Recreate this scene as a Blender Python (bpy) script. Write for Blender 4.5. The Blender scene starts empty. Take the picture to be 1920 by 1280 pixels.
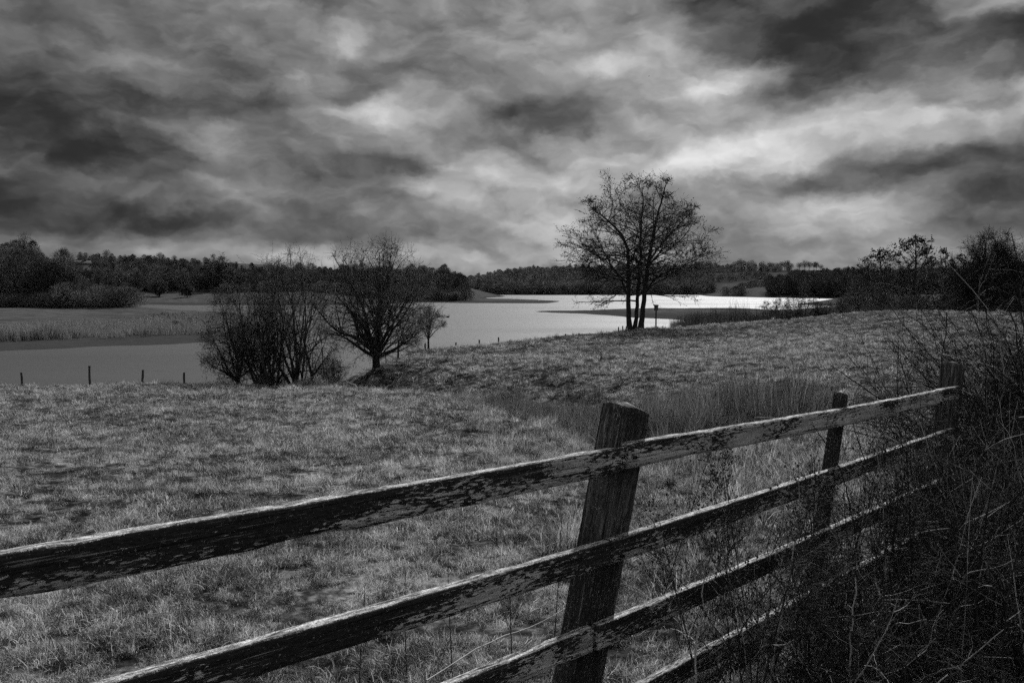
import bpy, math, random
import numpy as np
from mathutils import Matrix, Vector

# ------------------------------------------------------------------ camera, sky, sun, exposure
SC = bpy.context.scene
COL = SC.collection
FPX, W, H, HORIZ = 1493.0, 1920.0, 1280.0, 541.0
PITCH = math.atan((H / 2 - HORIZ) / FPX)
cam_d = bpy.data.cameras.new('camera')
cam_d.sensor_width = 36.0
cam_d.lens = 36.0 * FPX / W
cam_d.clip_start, cam_d.clip_end = 0.05, 20000
cam = bpy.data.objects.new('camera', cam_d)
COL.objects.link(cam)
cam.rotation_euler = (math.pi / 2 - PITCH, 0, 0)
SC.camera = cam
SC.view_settings.view_transform = 'Standard'
SC.view_settings.look = 'None'
SC.view_settings.exposure = 0.0
SC.view_settings.gamma = 1.0
SC.cycles.use_adaptive_sampling = True
SC.cycles.adaptive_threshold = 0.03
SC.cycles.adaptive_min_samples = 12
SC.cycles.max_bounces = 3
SC.cycles.diffuse_bounces = 1
SC.cycles.glossy_bounces = 2
SC.cycles.transmission_bounces = 2
SC.cycles.use_denoising = False
SC.cycles.caustics_reflective = False
SC.cycles.sample_clamp_indirect = 1.0
SC.cycles.sample_clamp_direct = 4.0

SUN_AZ, SUN_EL = math.radians(18), math.radians(38)     # azimuth measured from +Y towards +X
sun_d = bpy.data.lights.new('sun', 'SUN')
sun_d.energy, sun_d.angle, sun_d.color = 4.8, math.radians(2.5), (1.0, 1.0, 1.0)
sun = bpy.data.objects.new('sun', sun_d)
COL.objects.link(sun)
sdir = Vector((math.sin(SUN_AZ) * math.cos(SUN_EL), math.cos(SUN_AZ) * math.cos(SUN_EL), math.sin(SUN_EL)))
sun.rotation_euler = sdir.to_track_quat('Z', 'Y').to_euler()


def ray(px, py):
    """World direction of a pixel of the photograph, scaled so that y = 1."""
    u, v = (px - W / 2) / FPX, -(py - H / 2) / FPX
    c, s = math.cos(PITCH), math.sin(PITCH)
    x, y, z = u, c + v * s, v * c - s
    return (x / y, 1.0, z / y)


def at(px, py, Y):
    r = ray(px, py)
    return Vector((r[0] * Y, Y, r[2] * Y))


def build_world():
    wd = bpy.data.worlds.new('World')
    SC.world = wd
    wd.use_nodes = True
    nt = wd.node_tree
    nt.nodes.clear()
    N, L = nt.nodes.new, nt.links.new

    def math_(op, a, b=None, c=None, clamp=False):
        n = N('ShaderNodeMath'); n.operation = op; n.use_clamp = clamp
        for i, v in enumerate((a, b, c)):
            if v is None: continue
            if isinstance(v, (int, float)): n.inputs[i].default_value = v
            else: L(v, n.inputs[i])
        return n.outputs[0]
    tc = N('ShaderNodeTexCoord')
    sep = N('ShaderNodeSeparateXYZ'); L(tc.outputs['Generated'], sep.inputs[0])
    x, y, z = sep.outputs
    az = math_('ARCTAN2', x, y)
    el = math_('ARCSINE', z)
    # position on a flat cloud deck, so that the clouds flatten towards the horizon
    zz = math_('ADD', math_('MAXIMUM', z, 0.0), 0.10)
    deck = N('ShaderNodeCombineXYZ')
    L(math_('DIVIDE', x, zz), deck.inputs[0]); L(math_('DIVIDE', y, zz), deck.inputs[1])

    def noise(vec, scale, detail, rough=0.55, dist=0.0, loc=None, sc=None):
        if loc or sc:
            mp = N('ShaderNodeMapping'); L(vec, mp.inputs[0])
            if loc: mp.inputs['Location'].default_value = loc
            if sc: mp.inputs['Scale'].default_value = sc
            vec = mp.outputs[0]
        n = N('ShaderNodeTexNoise'); L(vec, n.inputs['Vector'])
        n.inputs['Scale'].default_value = scale; n.inputs['Detail'].default_value = detail
        n.inputs['Roughness'].default_value = rough; n.inputs['Distortion'].default_value = dist
        return n
    ae = N('ShaderNodeCombineXYZ'); L(az, ae.inputs[0]); L(el, ae.inputs[1])
    # billows: two scales of warp bend the edges of the cloud banks
    def centred(n, k):
        sb = N('ShaderNodeVectorMath'); sb.operation = 'SUBTRACT'
        L(n.outputs['Color'], sb.inputs[0]); sb.inputs[1].default_value = (0.5, 0.5, 0.5)
        ml = N('ShaderNodeVectorMath'); ml.operation = 'MULTIPLY'
        L(sb.outputs[0], ml.inputs[0]); ml.inputs[1].default_value = k
        return ml.outputs[0]

    def vadd(a_, b_):
        n = N('ShaderNodeVectorMath'); n.operation = 'ADD'; L(a_, n.inputs[0]); L(b_, n.inputs[1])
        return n.outputs[0]
    w1 = noise(ae.outputs[0], 7.0, 2.0, 0.5, 0.0, sc=(0.8, 1.3, 1))
    w2 = noise(ae.outputs[0], 20.0, 6.0, 0.6, 0.0, sc=(0.8, 1.25, 1), loc=(5, 2, 0))
    wv = vadd(ae.outputs[0], vadd(centred(w1, (.055, .04, 0)), centred(w2, (.06, .045, 0))))
    flat = N('ShaderNodeVectorMath'); flat.operation = 'MULTIPLY'
    L(wv, flat.inputs[0]); flat.inputs[1].default_value = (1, 1, 0)
    # cloud banks and breaks: azimuth, elevation, extents (px of the photo), tilt, density
    banks = [
        (500, 488, 1500, 46, 0, .06),
        (1180, 250, 900, 420, 0, .11), (40, 250, 560, 340, 0, -.12),
        (-60, 190, 620, 110, 0, -.15), (60, 290, 460, 150, 0, -.12), (260, 90, 420, 110, 0, -.05),
        (480, 170, 380, 90, 5, -.07), (-20, 380, 500, 70, 0, -.06), (640, 400, 420, 42, 4, -.09),
        (560, 432, 400, 40, 0, -.08), (830, 455, 260, 40, 3, -.10), (150, 405, 380, 46, 0, -.06),
        (990, 232, 200, 66, 2, -.27), (880, 80, 200, 120, 0, -.08), (1470, 10, 450, 115, 0, -.38),
        (1500, 118, 220, 95, 0, -.30), (1800, 90, 480, 115, -8, -.19), (1720, 335, 560, 95, -6, -.15),
        (1500, 348, 300, 42, 4, -.10), (1850, 194, 105, 20, 4, -.20), (1830, 405, 380, 60, 0, -.07),
        (520, 265, 170, 60, 0, -.06), (760, 165, 230, 50, 0, -.08), (690, 335, 150, 46, 0, -.07),
        (1400, 236, 150, 26, 4, -.14), (1250, 275, 130, 30, -10, -.08), (1720, 240, 300, 30, 0, -.05),
        (1450, 272, 450, 70, 2, .30), (1600, 250, 380, 60, 1, .10), (1275, 312, 150, 46, 14, .22),
        (1330, 100, 260, 120, 0, .13), (1235, 40, 90, 70, 0, .16), (1390, 140, 130, 48, 10, .16),
        (1560, 192, 420, 34, 0, .14), (665, 65, 46, 44, 0, .20), (600, 115, 110, 60, 30, .12),
        (780, 204, 220, 46, 3, .22), (575, 215, 90, 28, 0, .13), (425, 262, 55, 40, 20, .15),
        (430, 330, 260, 60, -10, .06), (890, 322, 150, 95, 25, .26), (750, 345, 120, 30, -5, .10),
        (960, 470, 340, 46, 0, .15), (1060, 385, 200, 100, 10, .18), (1000, 345, 150, 60, 0, .10),
        (1600, 388, 270, 52, 6, .24), (1420, 372, 200, 50, 0, .10), (1560, 470, 320, 44, 0, .10),
        (180, 452, 420, 30, 0, .10), (600, 470, 460, 26, 0, .12), (205, 428, 60, 26, 20, .09),
        (1840, 8, 170, 36, 0, .20), (1910, 190, 190, 46, 0, .18), (1130, 110, 330, 190, 0, .07),
        (1090, 290, 260, 90, 0, .06), (1130, 480, 200, 40, 0, .06),
    ]
    tot = None
    for (px, py, rx, ry, rot, amp) in banks:
        r = ray(px, py)
        a0 = math.atan2(r[0], 1.0); e0 = math.atan2(r[2], math.hypot(r[0], 1.0))
        mp = N('ShaderNodeMapping'); mp.vector_type = 'TEXTURE'
        L(flat.outputs[0], mp.inputs[0])
        mp.inputs['Location'].default_value = (a0, e0, 0)
        mp.inputs['Rotation'].default_value = (0, 0, math.radians(rot))
        mp.inputs['Scale'].default_value = (rx / FPX * math.cos(a0) ** 2, ry / FPX, 1)
        g = N('ShaderNodeTexGradient'); g.gradient_type = 'SPHERICAL'; L(mp.outputs[0], g.inputs[0])
        mr = N('ShaderNodeMapRange'); mr.interpolation_type = 'SMOOTHSTEP'; L(g.outputs[1], mr.inputs[0]); mr.inputs[2].default_value = 0.8
        tot = math_('MULTIPLY_ADD', mr.outputs[0], amp * 0.77, tot if tot is not None else 0.0)
    n_big = noise(deck.outputs[0], 0.55, 2.5, 0.5, 0.3, loc=(3.1, 7.7, 0))
    n_mid = noise(flat.outputs[0], 11.0, 6.0, 0.56, 0.0, loc=(1.3, 0.4, 0), sc=(0.7, 1.4, 1))
    n_fin = noise(ae.outputs[0], 40.0, 5.0, 0.62, 0.0, sc=(0.6, 1.4, 1))
    # an overcast deck grows brighter towards the zenith
    base = math_('MULTIPLY_ADD', math_('MAXIMUM', math_('SUBTRACT', z, 0.30), 0.0), 0.50, 0.46)
    v = math_('ADD', tot, base)
    v = math_('MULTIPLY_ADD', math_('SUBTRACT', n_big.outputs[0], 0.5), 0.20, v)
    def puffs(vec, scale, loc, sc, det=3.0, rough=.55):
        mp = N('ShaderNodeMapping'); L(vec, mp.inputs[0]); mp.inputs['Location'].default_value = loc; mp.inputs['Scale'].default_value = sc
        n = N('ShaderNodeTexVoronoi'); n.feature = 'SMOOTH_F1'; n.normalize = True; L(mp.outputs[0], n.inputs['Vector']); n.inputs['Scale'].default_value = scale
        n.inputs['Detail'].default_value = det; n.inputs['Roughness'].default_value = rough; n.inputs['Smoothness'].default_value = .6
        n.voronoi_dimensions = '2D'
        return n.outputs['Distance']
    pv = puffs(flat.outputs[0], 7.0, (2.3, 1.1, 0), (.75, 1.45, 1))
    pv2 = puffs(flat.outputs[0], 7.0, (2.306, 1.128, 0), (.75, 1.45, 1))
    v = math_('MULTIPLY_ADD', math_('SUBTRACT', n_mid.outputs[0], 0.5), 0.16, v)
    v = math_('MULTIPLY_ADD', math_('SUBTRACT', 0.36, pv), 0.16, v)
    v = math_('MULTIPLY_ADD', math_('SUBTRACT', pv2, pv), 0.42, v)
    v = math_('MULTIPLY_ADD', math_('SUBTRACT', n_fin.outputs[0], 0.5), 0.05, v)
    # ragged sheets with clearer edges
    for vec_, sc_, loc_, lo, hi, k_ in ((flat.outputs[0], 8.0, (9.1, 2.2, 0), .50, .60, .045), (flat.outputs[0], 15.0, (4.4, 8.2, 0), .52, .62, .025)):
        ns = noise(vec_, sc_, 7.0, 0.6, 0.0, loc=loc_, sc=(0.6, 1.5, 1) if vec_ is not deck.outputs[0] else None)
        st = N('ShaderNodeMapRange'); st.interpolation_type = 'SMOOTHSTEP'; L(ns.outputs[0], st.inputs[0]); st.inputs[1].default_value = lo; st.inputs[2].default_value = hi
        v = math_('MULTIPLY_ADD', math_('SUBTRACT', st.outputs[0], 0.5), k_, v)
    # billows catch the light on their upper, sunward side
    e1 = noise(flat.outputs[0], 10.0, 4.0, 0.55, 0.0, loc=(1.3, 0.4, 0), sc=(0.7, 1.35, 1))
    e2 = noise(flat.outputs[0], 10.0, 4.0, 0.55, 0.0, loc=(1.305, 0.422, 0), sc=(0.7, 1.35, 1))
    v = math_('MULTIPLY_ADD', math_('SUBTRACT', e1.outputs[0], e2.outputs[0]), 0.5, v)
    v = math_('SMOOTH_MAX', math_('SMOOTH_MIN', v, 0.93, 0.12), 0.15, 0.10)
    lin = math_('MULTIPLY', math_('POWER', v, 2.2), 10.0)
    sky = N('ShaderNodeTexSky'); sky.sky_type = 'NISHITA'; sky.sun_disc = False
    sky.sun_elevation = SUN_EL; sky.sun_rotation = SUN_AZ
    bw = N('ShaderNodeRGBToBW'); L(sky.outputs[0], bw.inputs[0])
    # the clear sky adds a little light through the thin cloud
    fin = math_('MULTIPLY_ADD', math_('MINIMUM', bw.outputs[0], 6.0), 0.02, lin)
    bg = N('ShaderNodeBackground'); L(fin, bg.inputs[0]); bg.inputs[1].default_value = 0.1
    out = N('ShaderNodeOutputWorld'); L(bg.outputs[0], out.inputs[0])
    wd.cycles.sampling_method = 'MANUAL'
    wd.cycles.sample_map_resolution = 512


build_world()

# ------------------------------------------------------------------ helpers
rng = np.random.default_rng(7)


def tag(o, label=None, cat=None, group=None, kind=None):
    if label: o['label'] = label
    if cat: o['category'] = cat
    if group: o['group'] = group
    if kind: o['kind'] = kind
    return o


def link(name, me, mat=None, parent=None, loc=(0, 0, 0)):
    o = bpy.data.objects.new(name, me)
    COL.objects.link(o)
    o.location = loc
    if mat is not None and me is not None and not me.materials:
        me.materials.append(mat)
    if parent: o.parent = parent
    return o


def empty(name, loc=(0, 0, 0)):
    o = link(name, None, loc=loc)
    o.empty_display_size = 0.1
    return o


def fast_mesh(name, verts, faces_list, smooth=True, attr=None):
    """faces_list: arrays (F,3) and / or (F,4)."""
    me = bpy.data.meshes.new(name)
    verts = np.asarray(verts, np.float32)
    me.vertices.add(len(verts)); me.vertices.foreach_set('co', verts.ravel())
    loops = np.concatenate([np.asarray(f, np.int32).ravel() for f in faces_list])
    sizes = np.concatenate([np.full(len(f), f.shape[1], np.int32) for f in faces_list])
    starts = np.concatenate([[0], np.cumsum(sizes)[:-1]]).astype(np.int32)
    me.loops.add(len(loops)); me.loops.foreach_set('vertex_index', loops)
    me.polygons.add(len(sizes))
    me.polygons.foreach_set('loop_start', starts)
    if smooth: me.polygons.foreach_set('use_smooth', np.ones(len(sizes), bool))
    if attr:
        for k, a in attr.items():
            at_ = me.attributes.new(k, 'FLOAT', 'POINT'); at_.data.foreach_set('value', np.asarray(a, np.float32))
    me.update(calc_edges=True)
    return me


class Tubes:
    """Collects tapered tubes (batches of polylines of equal length) and builds one mesh."""
    def __init__(self): self.v, self.q, self.t, self.n, self.a = [], [], [], 0, []

    def add(self, pts, rad, k=4, tone=None):
        pts = np.asarray(pts, float)
        if pts.ndim == 2: pts = pts[None]; rad = np.asarray(rad, float)[None]
        M, n, _ = pts.shape
        if M == 0: return
        tan = np.empty_like(pts)
        tan[:, 1:-1] = pts[:, 2:] - pts[:, :-2]; tan[:, 0] = pts[:, 1] - pts[:, 0]; tan[:, -1] = pts[:, -1] - pts[:, -2]
        tan /= np.linalg.norm(tan, axis=2, keepdims=True) + 1e-9
        ref = np.zeros((M, 1, 3)); chord = pts[:, -1] - pts[:, 0]
        vert = np.abs(chord[:, 2]) > 0.8 * (np.linalg.norm(chord, axis=1) + 1e-9)
        ref[vert, 0, 0] = 1; ref[~vert, 0, 2] = 1
        u = np.cross(tan, ref); u /= np.linalg.norm(u, axis=2, keepdims=True) + 1e-9
        w = np.cross(tan, u)
        a = np.arange(k) * 2 * math.pi / k
        ring = pts[:, :, None] + rad[:, :, None, None] * (u[:, :, None] * np.cos(a)[:, None] + w[:, :, None] * np.sin(a)[:, None])
        self.v.append(ring.reshape(-1, 3))
        idx = self.n + np.arange(M * n * k).reshape(M, n, k)
        nx = np.roll(idx, -1, axis=2)
        self.q.append(np.stack([idx[:, :-1], nx[:, :-1], nx[:, 1:], idx[:, 1:]], -1).reshape(-1, 4))
        # end cap at the tip when it is wide
        self.n += M * n * k
        if tone is None: tone = rng.random(M)
        self.a.append(np.repeat(np.broadcast_to(np.asarray(tone, float), (M,)), n * k))

    def add_faces(self, verts, tris=None, quads=None, tone=0.5):
        verts = np.asarray(verts, float).reshape(-1, 3)
        if tris is not None: self.t.append(np.asarray(tris).reshape(-1, 3) + self.n)
        if quads is not None: self.q.append(np.asarray(quads).reshape(-1, 4) + self.n)
        self.v.append(verts); self.n += len(verts)
        self.a.append(np.broadcast_to(np.asarray(tone, float), (len(verts),)) if np.ndim(tone) == 0 else np.asarray(tone, float))

    def blobs(self, pos, size, tone=None, flat=1.0):
        """small octahedra (cones, buds, leaves)"""
        pos = np.asarray(pos, float); M = len(pos)
        if M == 0: return
        o = np.array([[1, 0, 0], [-1, 0, 0], [0, 1, 0], [0, -1, 0], [0, 0, 1.3], [0, 0, -1.3]], float)
        s = np.broadcast_to(np.asarray(size, float), (M,))
        j = rng.uniform(0.5, 1.4, (M, 6, 1))
        v = pos[:, None] + o[None] * s[:, None, None] * j
        f = np.array([[0, 2, 4], [2, 1, 4], [1, 3, 4], [3, 0, 4], [2, 0, 5], [1, 2, 5], [3, 1, 5], [0, 3, 5]])
        fa = (np.arange(M)[:, None, None] * 6 + f[None]).reshape(-1, 3)
        if tone is None: tone = rng.random(M)
        self.add_faces(v.reshape(-1, 3), tris=fa, tone=np.repeat(np.broadcast_to(tone, (M,)), 6))

    def leaves(self, pos, size, tone=None, up=0.0):
        """small randomly turned quads"""
        pos = np.asarray(pos, float); M = len(pos)
        if M == 0: return
        a = rng.normal(size=(M, 3)); a /= np.linalg.norm(a, axis=1, keepdims=True)
        b = rng.normal(size=(M, 3)); b[:, 2] += up; b -= a * (a * b).sum(1, keepdims=True); b /= np.linalg.norm(b, axis=1, keepdims=True) + 1e-9
        s = np.broadcast_to(np.asarray(size, float), (M,))[:, None]
        v = np.stack([pos - a * s * .5, pos + b * s, pos + a * s * .5, pos - b * s], 1)
        if tone is None: tone = rng.random(M)
        self.add_faces(v.reshape(-1, 3), quads=np.arange(M * 4).reshape(M, 4), tone=np.repeat(np.broadcast_to(tone, (M,)), 4))

    def mesh(self, name, smooth=True):
        fl = []
        if self.q: fl.append(np.concatenate(self.q))
        if self.t: fl.append(np.concatenate(self.t))
        return fast_mesh(name, np.concatenate(self.v), fl, smooth, {'tone': np.concatenate(self.a)})


def unit(v): return v / (np.linalg.norm(v, axis=-1, keepdims=True) + 1e-9)


def grow(start, dirs, lens, n, wig=0.15, up=0.0, rg=None):
    """Random-walk polylines: (M,n,3)."""
    rg = rg or rng
    start = np.asarray(start, float); d = unit(np.asarray(dirs, float)); M = len(start)
    lens = np.broadcast_to(np.asarray(lens, float), (M,))
    up = np.broadcast_to(np.asarray(up, float), (M,))
    P = np.empty((M, n, 3)); P[:, 0] = start
    for i in range(1, n):
        d = d + rg.normal(size=(M, 3)) * wig
        d[:, 2] += up
        d = unit(d)
        P[:, i] = P[:, i - 1] + d * (lens / (n - 1))[:, None]
    return P


def spawn(P, R, per, t0=0.15, t1=0.98, ang=(35, 65), flat=0.0, rg=None, bias=1.0):
    """Children on polylines: start points, directions, parent index, t and parent radius there."""
    rg = rg or rng
    M, n, _ = P.shape
    per = np.broadcast_to(np.asarray(per), (M,)).astype(int)
    pi = np.repeat(np.arange(M), per)
    K = len(pi)
    t = t0 + (t1 - t0) * rg.random(K) ** bias
    f = t * (n - 1); i = np.minimum(f.astype(int), n - 2); fr = (f - i)[:, None]
    s = P[pi, i] * (1 - fr) + P[pi, i + 1] * fr
    d = unit(P[pi, i + 1] - P[pi, i])
    r = R[pi, i] * (1 - fr[:, 0]) + R[pi, i + 1] * fr[:, 0]
    q = rg.normal(size=(K, 3)); q[:, 2] *= (1 - flat); q = unit(np.cross(d, np.cross(q, d)))
    a = np.radians(rg.uniform(ang[0], ang[1], K))[:, None]
    return s, unit(d * np.cos(a) + q * np.sin(a)), pi, t, r


def taper(r0, n, end=0.3):
    r0 = np.asarray(r0, float)
    return r0[:, None] * np.linspace(1, end, n)[None]


# value noise in numpy for the terrain
_tab = np.random.default_rng(3).random((256, 256))


def vnoise(x, y):
    xi, yi = np.floor(x).astype(int), np.floor(y).astype(int)
    fx, fy = x - xi, y - yi
    fx, fy = fx * fx * (3 - 2 * fx), fy * fy * (3 - 2 * fy)
    g = lambda a, b: _tab[a & 255, b & 255]
    return (g(xi, yi) * (1 - fx) + g(xi + 1, yi) * fx) * (1 - fy) + (g(xi, yi + 1) * (1 - fx) + g(xi + 1, yi + 1) * fx) * fy


def fbm(x, y, o=4):
    s, a = 0, 0.5
    for i in range(o):
        s = s + a * (vnoise(x * 2 ** i + 17.3 * i, y * 2 ** i + 5.1 * i) - 0.5); a *= 0.5
    return s


# ------------------------------------------------------------------ materials (everything is grey: the photograph is black and white)
def mat(name, stops, scale=5.0, detail=5.0, coord='pos', rough=0.9, attr=None, bump=0.0, bscale=None, stretch=None, spec=0.2, trans=0.0, rough_n=0.6):
    """stops: [(position, albedo), ...] over a noise; attr: strength of the per-piece 'tone' attribute."""
    m = bpy.data.materials.new(name); m.use_nodes = True
    nt = m.node_tree; N, L = nt.nodes.new, nt.links.new
    b = nt.nodes['Principled BSDF']; b.inputs['Roughness'].default_value = rough
    b.inputs['Specular IOR Level'].default_value = spec
    if coord == 'pos': g = N('ShaderNodeNewGeometry').outputs['Position']
    else: g = N('ShaderNodeTexCoord').outputs['Object']
    if stretch:
        mp = N('ShaderNodeMapping'); L(g, mp.inputs[0]); mp.inputs['Scale'].default_value = stretch; g = mp.outputs[0]
    n = N('ShaderNodeTexNoise'); L(g, n.inputs['Vector']); n.inputs['Scale'].default_value = scale
    n.inputs['Detail'].default_value = detail; n.inputs['Roughness'].default_value = rough_n
    fac = n.outputs[0]
    if attr:
        at_ = N('ShaderNodeAttribute'); at_.attribute_name = 'tone'
        mm = N('ShaderNodeMath'); mm.operation = 'MULTIPLY_ADD'
        s = N('ShaderNodeMath'); s.operation = 'SUBTRACT'; L(at_.outputs['Fac'], s.inputs[0]); s.inputs[1].default_value = 0.5
        L(s.outputs[0], mm.inputs[0]); mm.inputs[1].default_value = attr; L(fac, mm.inputs[2]); fac = mm.outputs[0]
    r = N('ShaderNodeValToRGB'); L(fac, r.inputs[0])
    e = r.color_ramp.elements
    while len(e) < len(stops): e.new(0.5)
    for k, (p, v) in enumerate(stops): e[k].position = p; e[k].color = (v, v, v, 1)
    L(r.outputs[0], b.inputs['Base Color'])
    if bump:
        bp = N('ShaderNodeBump'); bp.inputs['Strength'].default_value = bump; bp.inputs['Distance'].default_value = 0.02
        if bscale:
            n2 = N('ShaderNodeTexNoise'); L(g, n2.inputs['Vector']); n2.inputs['Scale'].default_value = bscale; n2.inputs['Detail'].default_value = 5
            L(n2.outputs[0], bp.inputs['Height'])
        else: L(fac, bp.inputs['Height'])
        L(bp.outputs[0], b.inputs['Normal'])
    if trans:
        tr = N('ShaderNodeBsdfTranslucent'); L(r.outputs[0], tr.inputs[0])
        mx = N('ShaderNodeMixShader'); mx.inputs[0].default_value = trans
        L(b.outputs[0], mx.inputs[1]); L(tr.outputs[0], mx.inputs[2]); L(mx.outputs[0], nt.nodes['Material Output'].inputs[0])
    return m


M_BARK = mat('bark', [(0.3, .025), (0.7, .06)], 6, attr=.4, bump=.5)
M_TWIG = mat('twig', [(0.25, .035), (0.75, .11)], 2, attr=.6)
M_ALDER = mat('alder_twig', [(0.25, .02), (0.75, .05)], 2, attr=.6)
M_DARKTWIG = mat('hedge_twig', [(0.2, .018), (0.6, .045), (0.82, .16), (0.95, .4)], 3, attr=.9, spec=.15)
M_WEED = mat('dead_weed', [(0.2, .02), (0.8, .05)], 8, attr=.6)
M_STRAW = mat('straw', [(0.2, .18), (0.8, .5)], 8, attr=.6)
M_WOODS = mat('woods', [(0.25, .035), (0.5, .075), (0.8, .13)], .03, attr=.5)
M_WOODS_HAZED = mat('hazed_far_woods', [(0.25, .11), (0.5, .18), (0.8, .26)], .02, attr=.5)  # distance haze put into the colour: paler than the nearer woods
M_SCRUB = mat('scrub', [(0.25, .06), (0.5, .11), (0.8, .18)], .05, attr=.5)
M_REED = mat('reed', [(0.2, .12), (0.5, .22), (0.8, .36)], .15, attr=.8, trans=.25)
M_RUSH = mat('rush', [(0.2, .035), (0.5, .11), (0.85, .32)], .5, attr=.9, trans=.25)
M_SEDGE = mat('sedge', [(0.2, .02), (0.5, .05), (0.85, .14)], .5, attr=.9, trans=.2)
M_STAKE = mat('stake_wood', [(0.3, .03), (0.7, .08)], 30, bump=.4)

GRASS_STOPS = [(0.22, .02), (0.46, .085), (0.6, .23), (0.78, .5)]


def grass_material(name, blade):
    m = bpy.data.materials.new(name); m.use_nodes = True
    nt = m.node_tree; N, L = nt.nodes.new, nt.links.new
    b = nt.nodes['Principled BSDF']; b.inputs['Roughness'].default_value = .75; b.inputs['Specular IOR Level'].default_value = .25
    if not blade: b.inputs['Specular IOR Level'].default_value = 0.0; b.inputs['Roughness'].default_value = 1.0
    g = N('ShaderNodeNewGeometry').outputs['Position']

    def noise(sc, det, rough=.6):
        n = N('ShaderNodeTexNoise'); L(g, n.inputs['Vector']); n.inputs['Scale'].default_value = sc
        n.inputs['Detail'].default_value = det; n.inputs['Roughness'].default_value = rough
        return n.outputs[0]

    def ma(a, bb, c):
        n = N('ShaderNodeMath'); n.operation = 'MULTIPLY_ADD'
        for i, v in enumerate((a, bb, c)):
            if isinstance(v, (int, float)): n.inputs[i].default_value = v
            else: L(v, n.inputs[i])
        return n.outputs[0]
    f = ma(noise(.35, 3), .5, -.25 + .5)
    f = ma(noise(7.5, 2), 1.0, ma(f, 1, -.5))
    f = ma(noise(2.2, 4), 1.0, ma(f, 1, -.5))
    if blade:
        a = N('ShaderNodeAttribute'); a.attribute_name = 'tone'
        f = ma(a.outputs['Fac'], .6, ma(f, 1, -.30))
        oi = N('ShaderNodeObjectInfo'); f = ma(oi.outputs['Random'], .3, ma(f, 1, -.15))
    else:
        f = ma(noise(14, 5), .7, ma(f, 1, -.40))
    r = N('ShaderNodeValToRGB'); L(f, r.inputs[0]); e = r.color_ramp.elements
    while len(e) < 4: e.new(.5)
    for k, (p, v) in enumerate(GRASS_STOPS):
        v = v * 1.35 if blade else v * .42
        e[k].position = p; e[k].color = (v, v, v, 1)
    L(r.outputs[0], b.inputs['Base Color'])
    out = nt.nodes['Material Output'].inputs[0]
    if blade:
        tr = N('ShaderNodeBsdfTranslucent'); L(r.outputs[0], tr.inputs[0])
        mx = N('ShaderNodeMixShader'); mx.inputs[0].default_value = .45
        L(b.outputs[0], mx.inputs[1]); L(tr.outputs[0], mx.inputs[2]); L(mx.outputs[0], out)
    else:
        # mud and stones by the water line, pasture higher up
        z = N('ShaderNodeSeparateXYZ'); L(g, z.inputs[0])
        mr = N('ShaderNodeMapRange'); L(z.outputs[2], mr.inputs[0]); mr.inputs[1].default_value = -6.85; mr.inputs[2].default_value = -6.5
        mr.inputs[3].default_value = 1; mr.inputs[4].default_value = 0
        mud = N('ShaderNodeValToRGB'); L(noise(.8, 6), mud.inputs[0])
        mud.color_ramp.elements[0].color = (.03, .03, .03, 1); mud.color_ramp.elements[1].color = (.06, .06, .06, 1)
        def blend(fac, a_, b_):
            n = N('ShaderNodeMix'); n.data_type = 'RGBA'; L(fac, n.inputs[0]); L(a_, n.inputs[6]); L(b_, n.inputs[7])
            return n.outputs[2]

        def two(f_, lo, hi):
            n = N('ShaderNodeValToRGB'); L(f_, n.inputs[0]); n.color_ramp.elements[0].position = .3; n.color_ramp.elements[1].position = .7
            n.color_ramp.elements[0].color = (lo, lo, lo, 1); n.color_ramp.elements[1].color = (hi, hi, hi, 1)
            return n.outputs[0]

        def at_n(nm):
            n = N('ShaderNodeAttribute'); n.attribute_name = nm
            return n.outputs['Fac']
        c = blend(at_n('grazed'), r.outputs[0], two(noise(.25, 8, .75), .03, .10))
        c = blend(at_n('litter'), c, two(noise(.3, 6), .02, .045))
        L(blend(mr.outputs[0], c, mud.outputs[0]), b.inputs['Base Color'])
        bp = N('ShaderNodeBump'); bp.inputs['Strength'].default_value = .8; bp.inputs['Distance'].default_value = .06
        L(noise(9, 6), bp.inputs['Height']); L(bp.outputs[0], b.inputs['Normal'])
    return m


M_GRASS = grass_material('grass_blades', True)
M_GROUND = grass_material('pasture', False)

# ------------------------------------------------------------------ the terrain
WATER = -7.5
ctrl = []                                        # (X, Y, Z)


def C(px, py, Y): p = at(px, py, Y); ctrl.append((p.x, p.y, p.z))


def on_water(px, py):
    r = ray(px, py); Y = WATER / r[2]
    return r[0] * Y, Y


def S(px, py, z): X, Y = on_water(px, py); ctrl.append((X, Y, z))      # a spot given by its place on the lake level


def XY(px, Y, z): ctrl.append((ray(px, 600)[0] * Y, Y, z))


def plane_l(X, Y): return -1.72 - .073 * Y + .01 * X


for X, Y in [(-1.5, .6), (0, .6), (1.5, .6), (-2, 1.5), (0, 1.5), (2, 1.5), (-3, 3), (0, 3), (.5, 3.45), (3, 3), (-6, 6), (-2.5, 6), (0, 6), (2, 6),
             (-10, 10), (-5, 10), (-1, 10), (2, 9), (-16, 16), (-9, 16), (-4, 16), (0, 15), (-22, 24), (-13, 24), (-6, 24), (-1, 22), (.5, 18),
             (-32, 34), (-20, 34), (-11, 34), (-6, 32), (-3, 29), (2.2, 13)]:
    ctrl.append((X, Y, plane_l(X, Y)))
for px in (-250, 0, 150, 300, 450, 600):
    C(px, 724, 38.5)
    XY(px, 43, -6.0); XY(px, 49, -8.3); XY(px, 60, -9)
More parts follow.
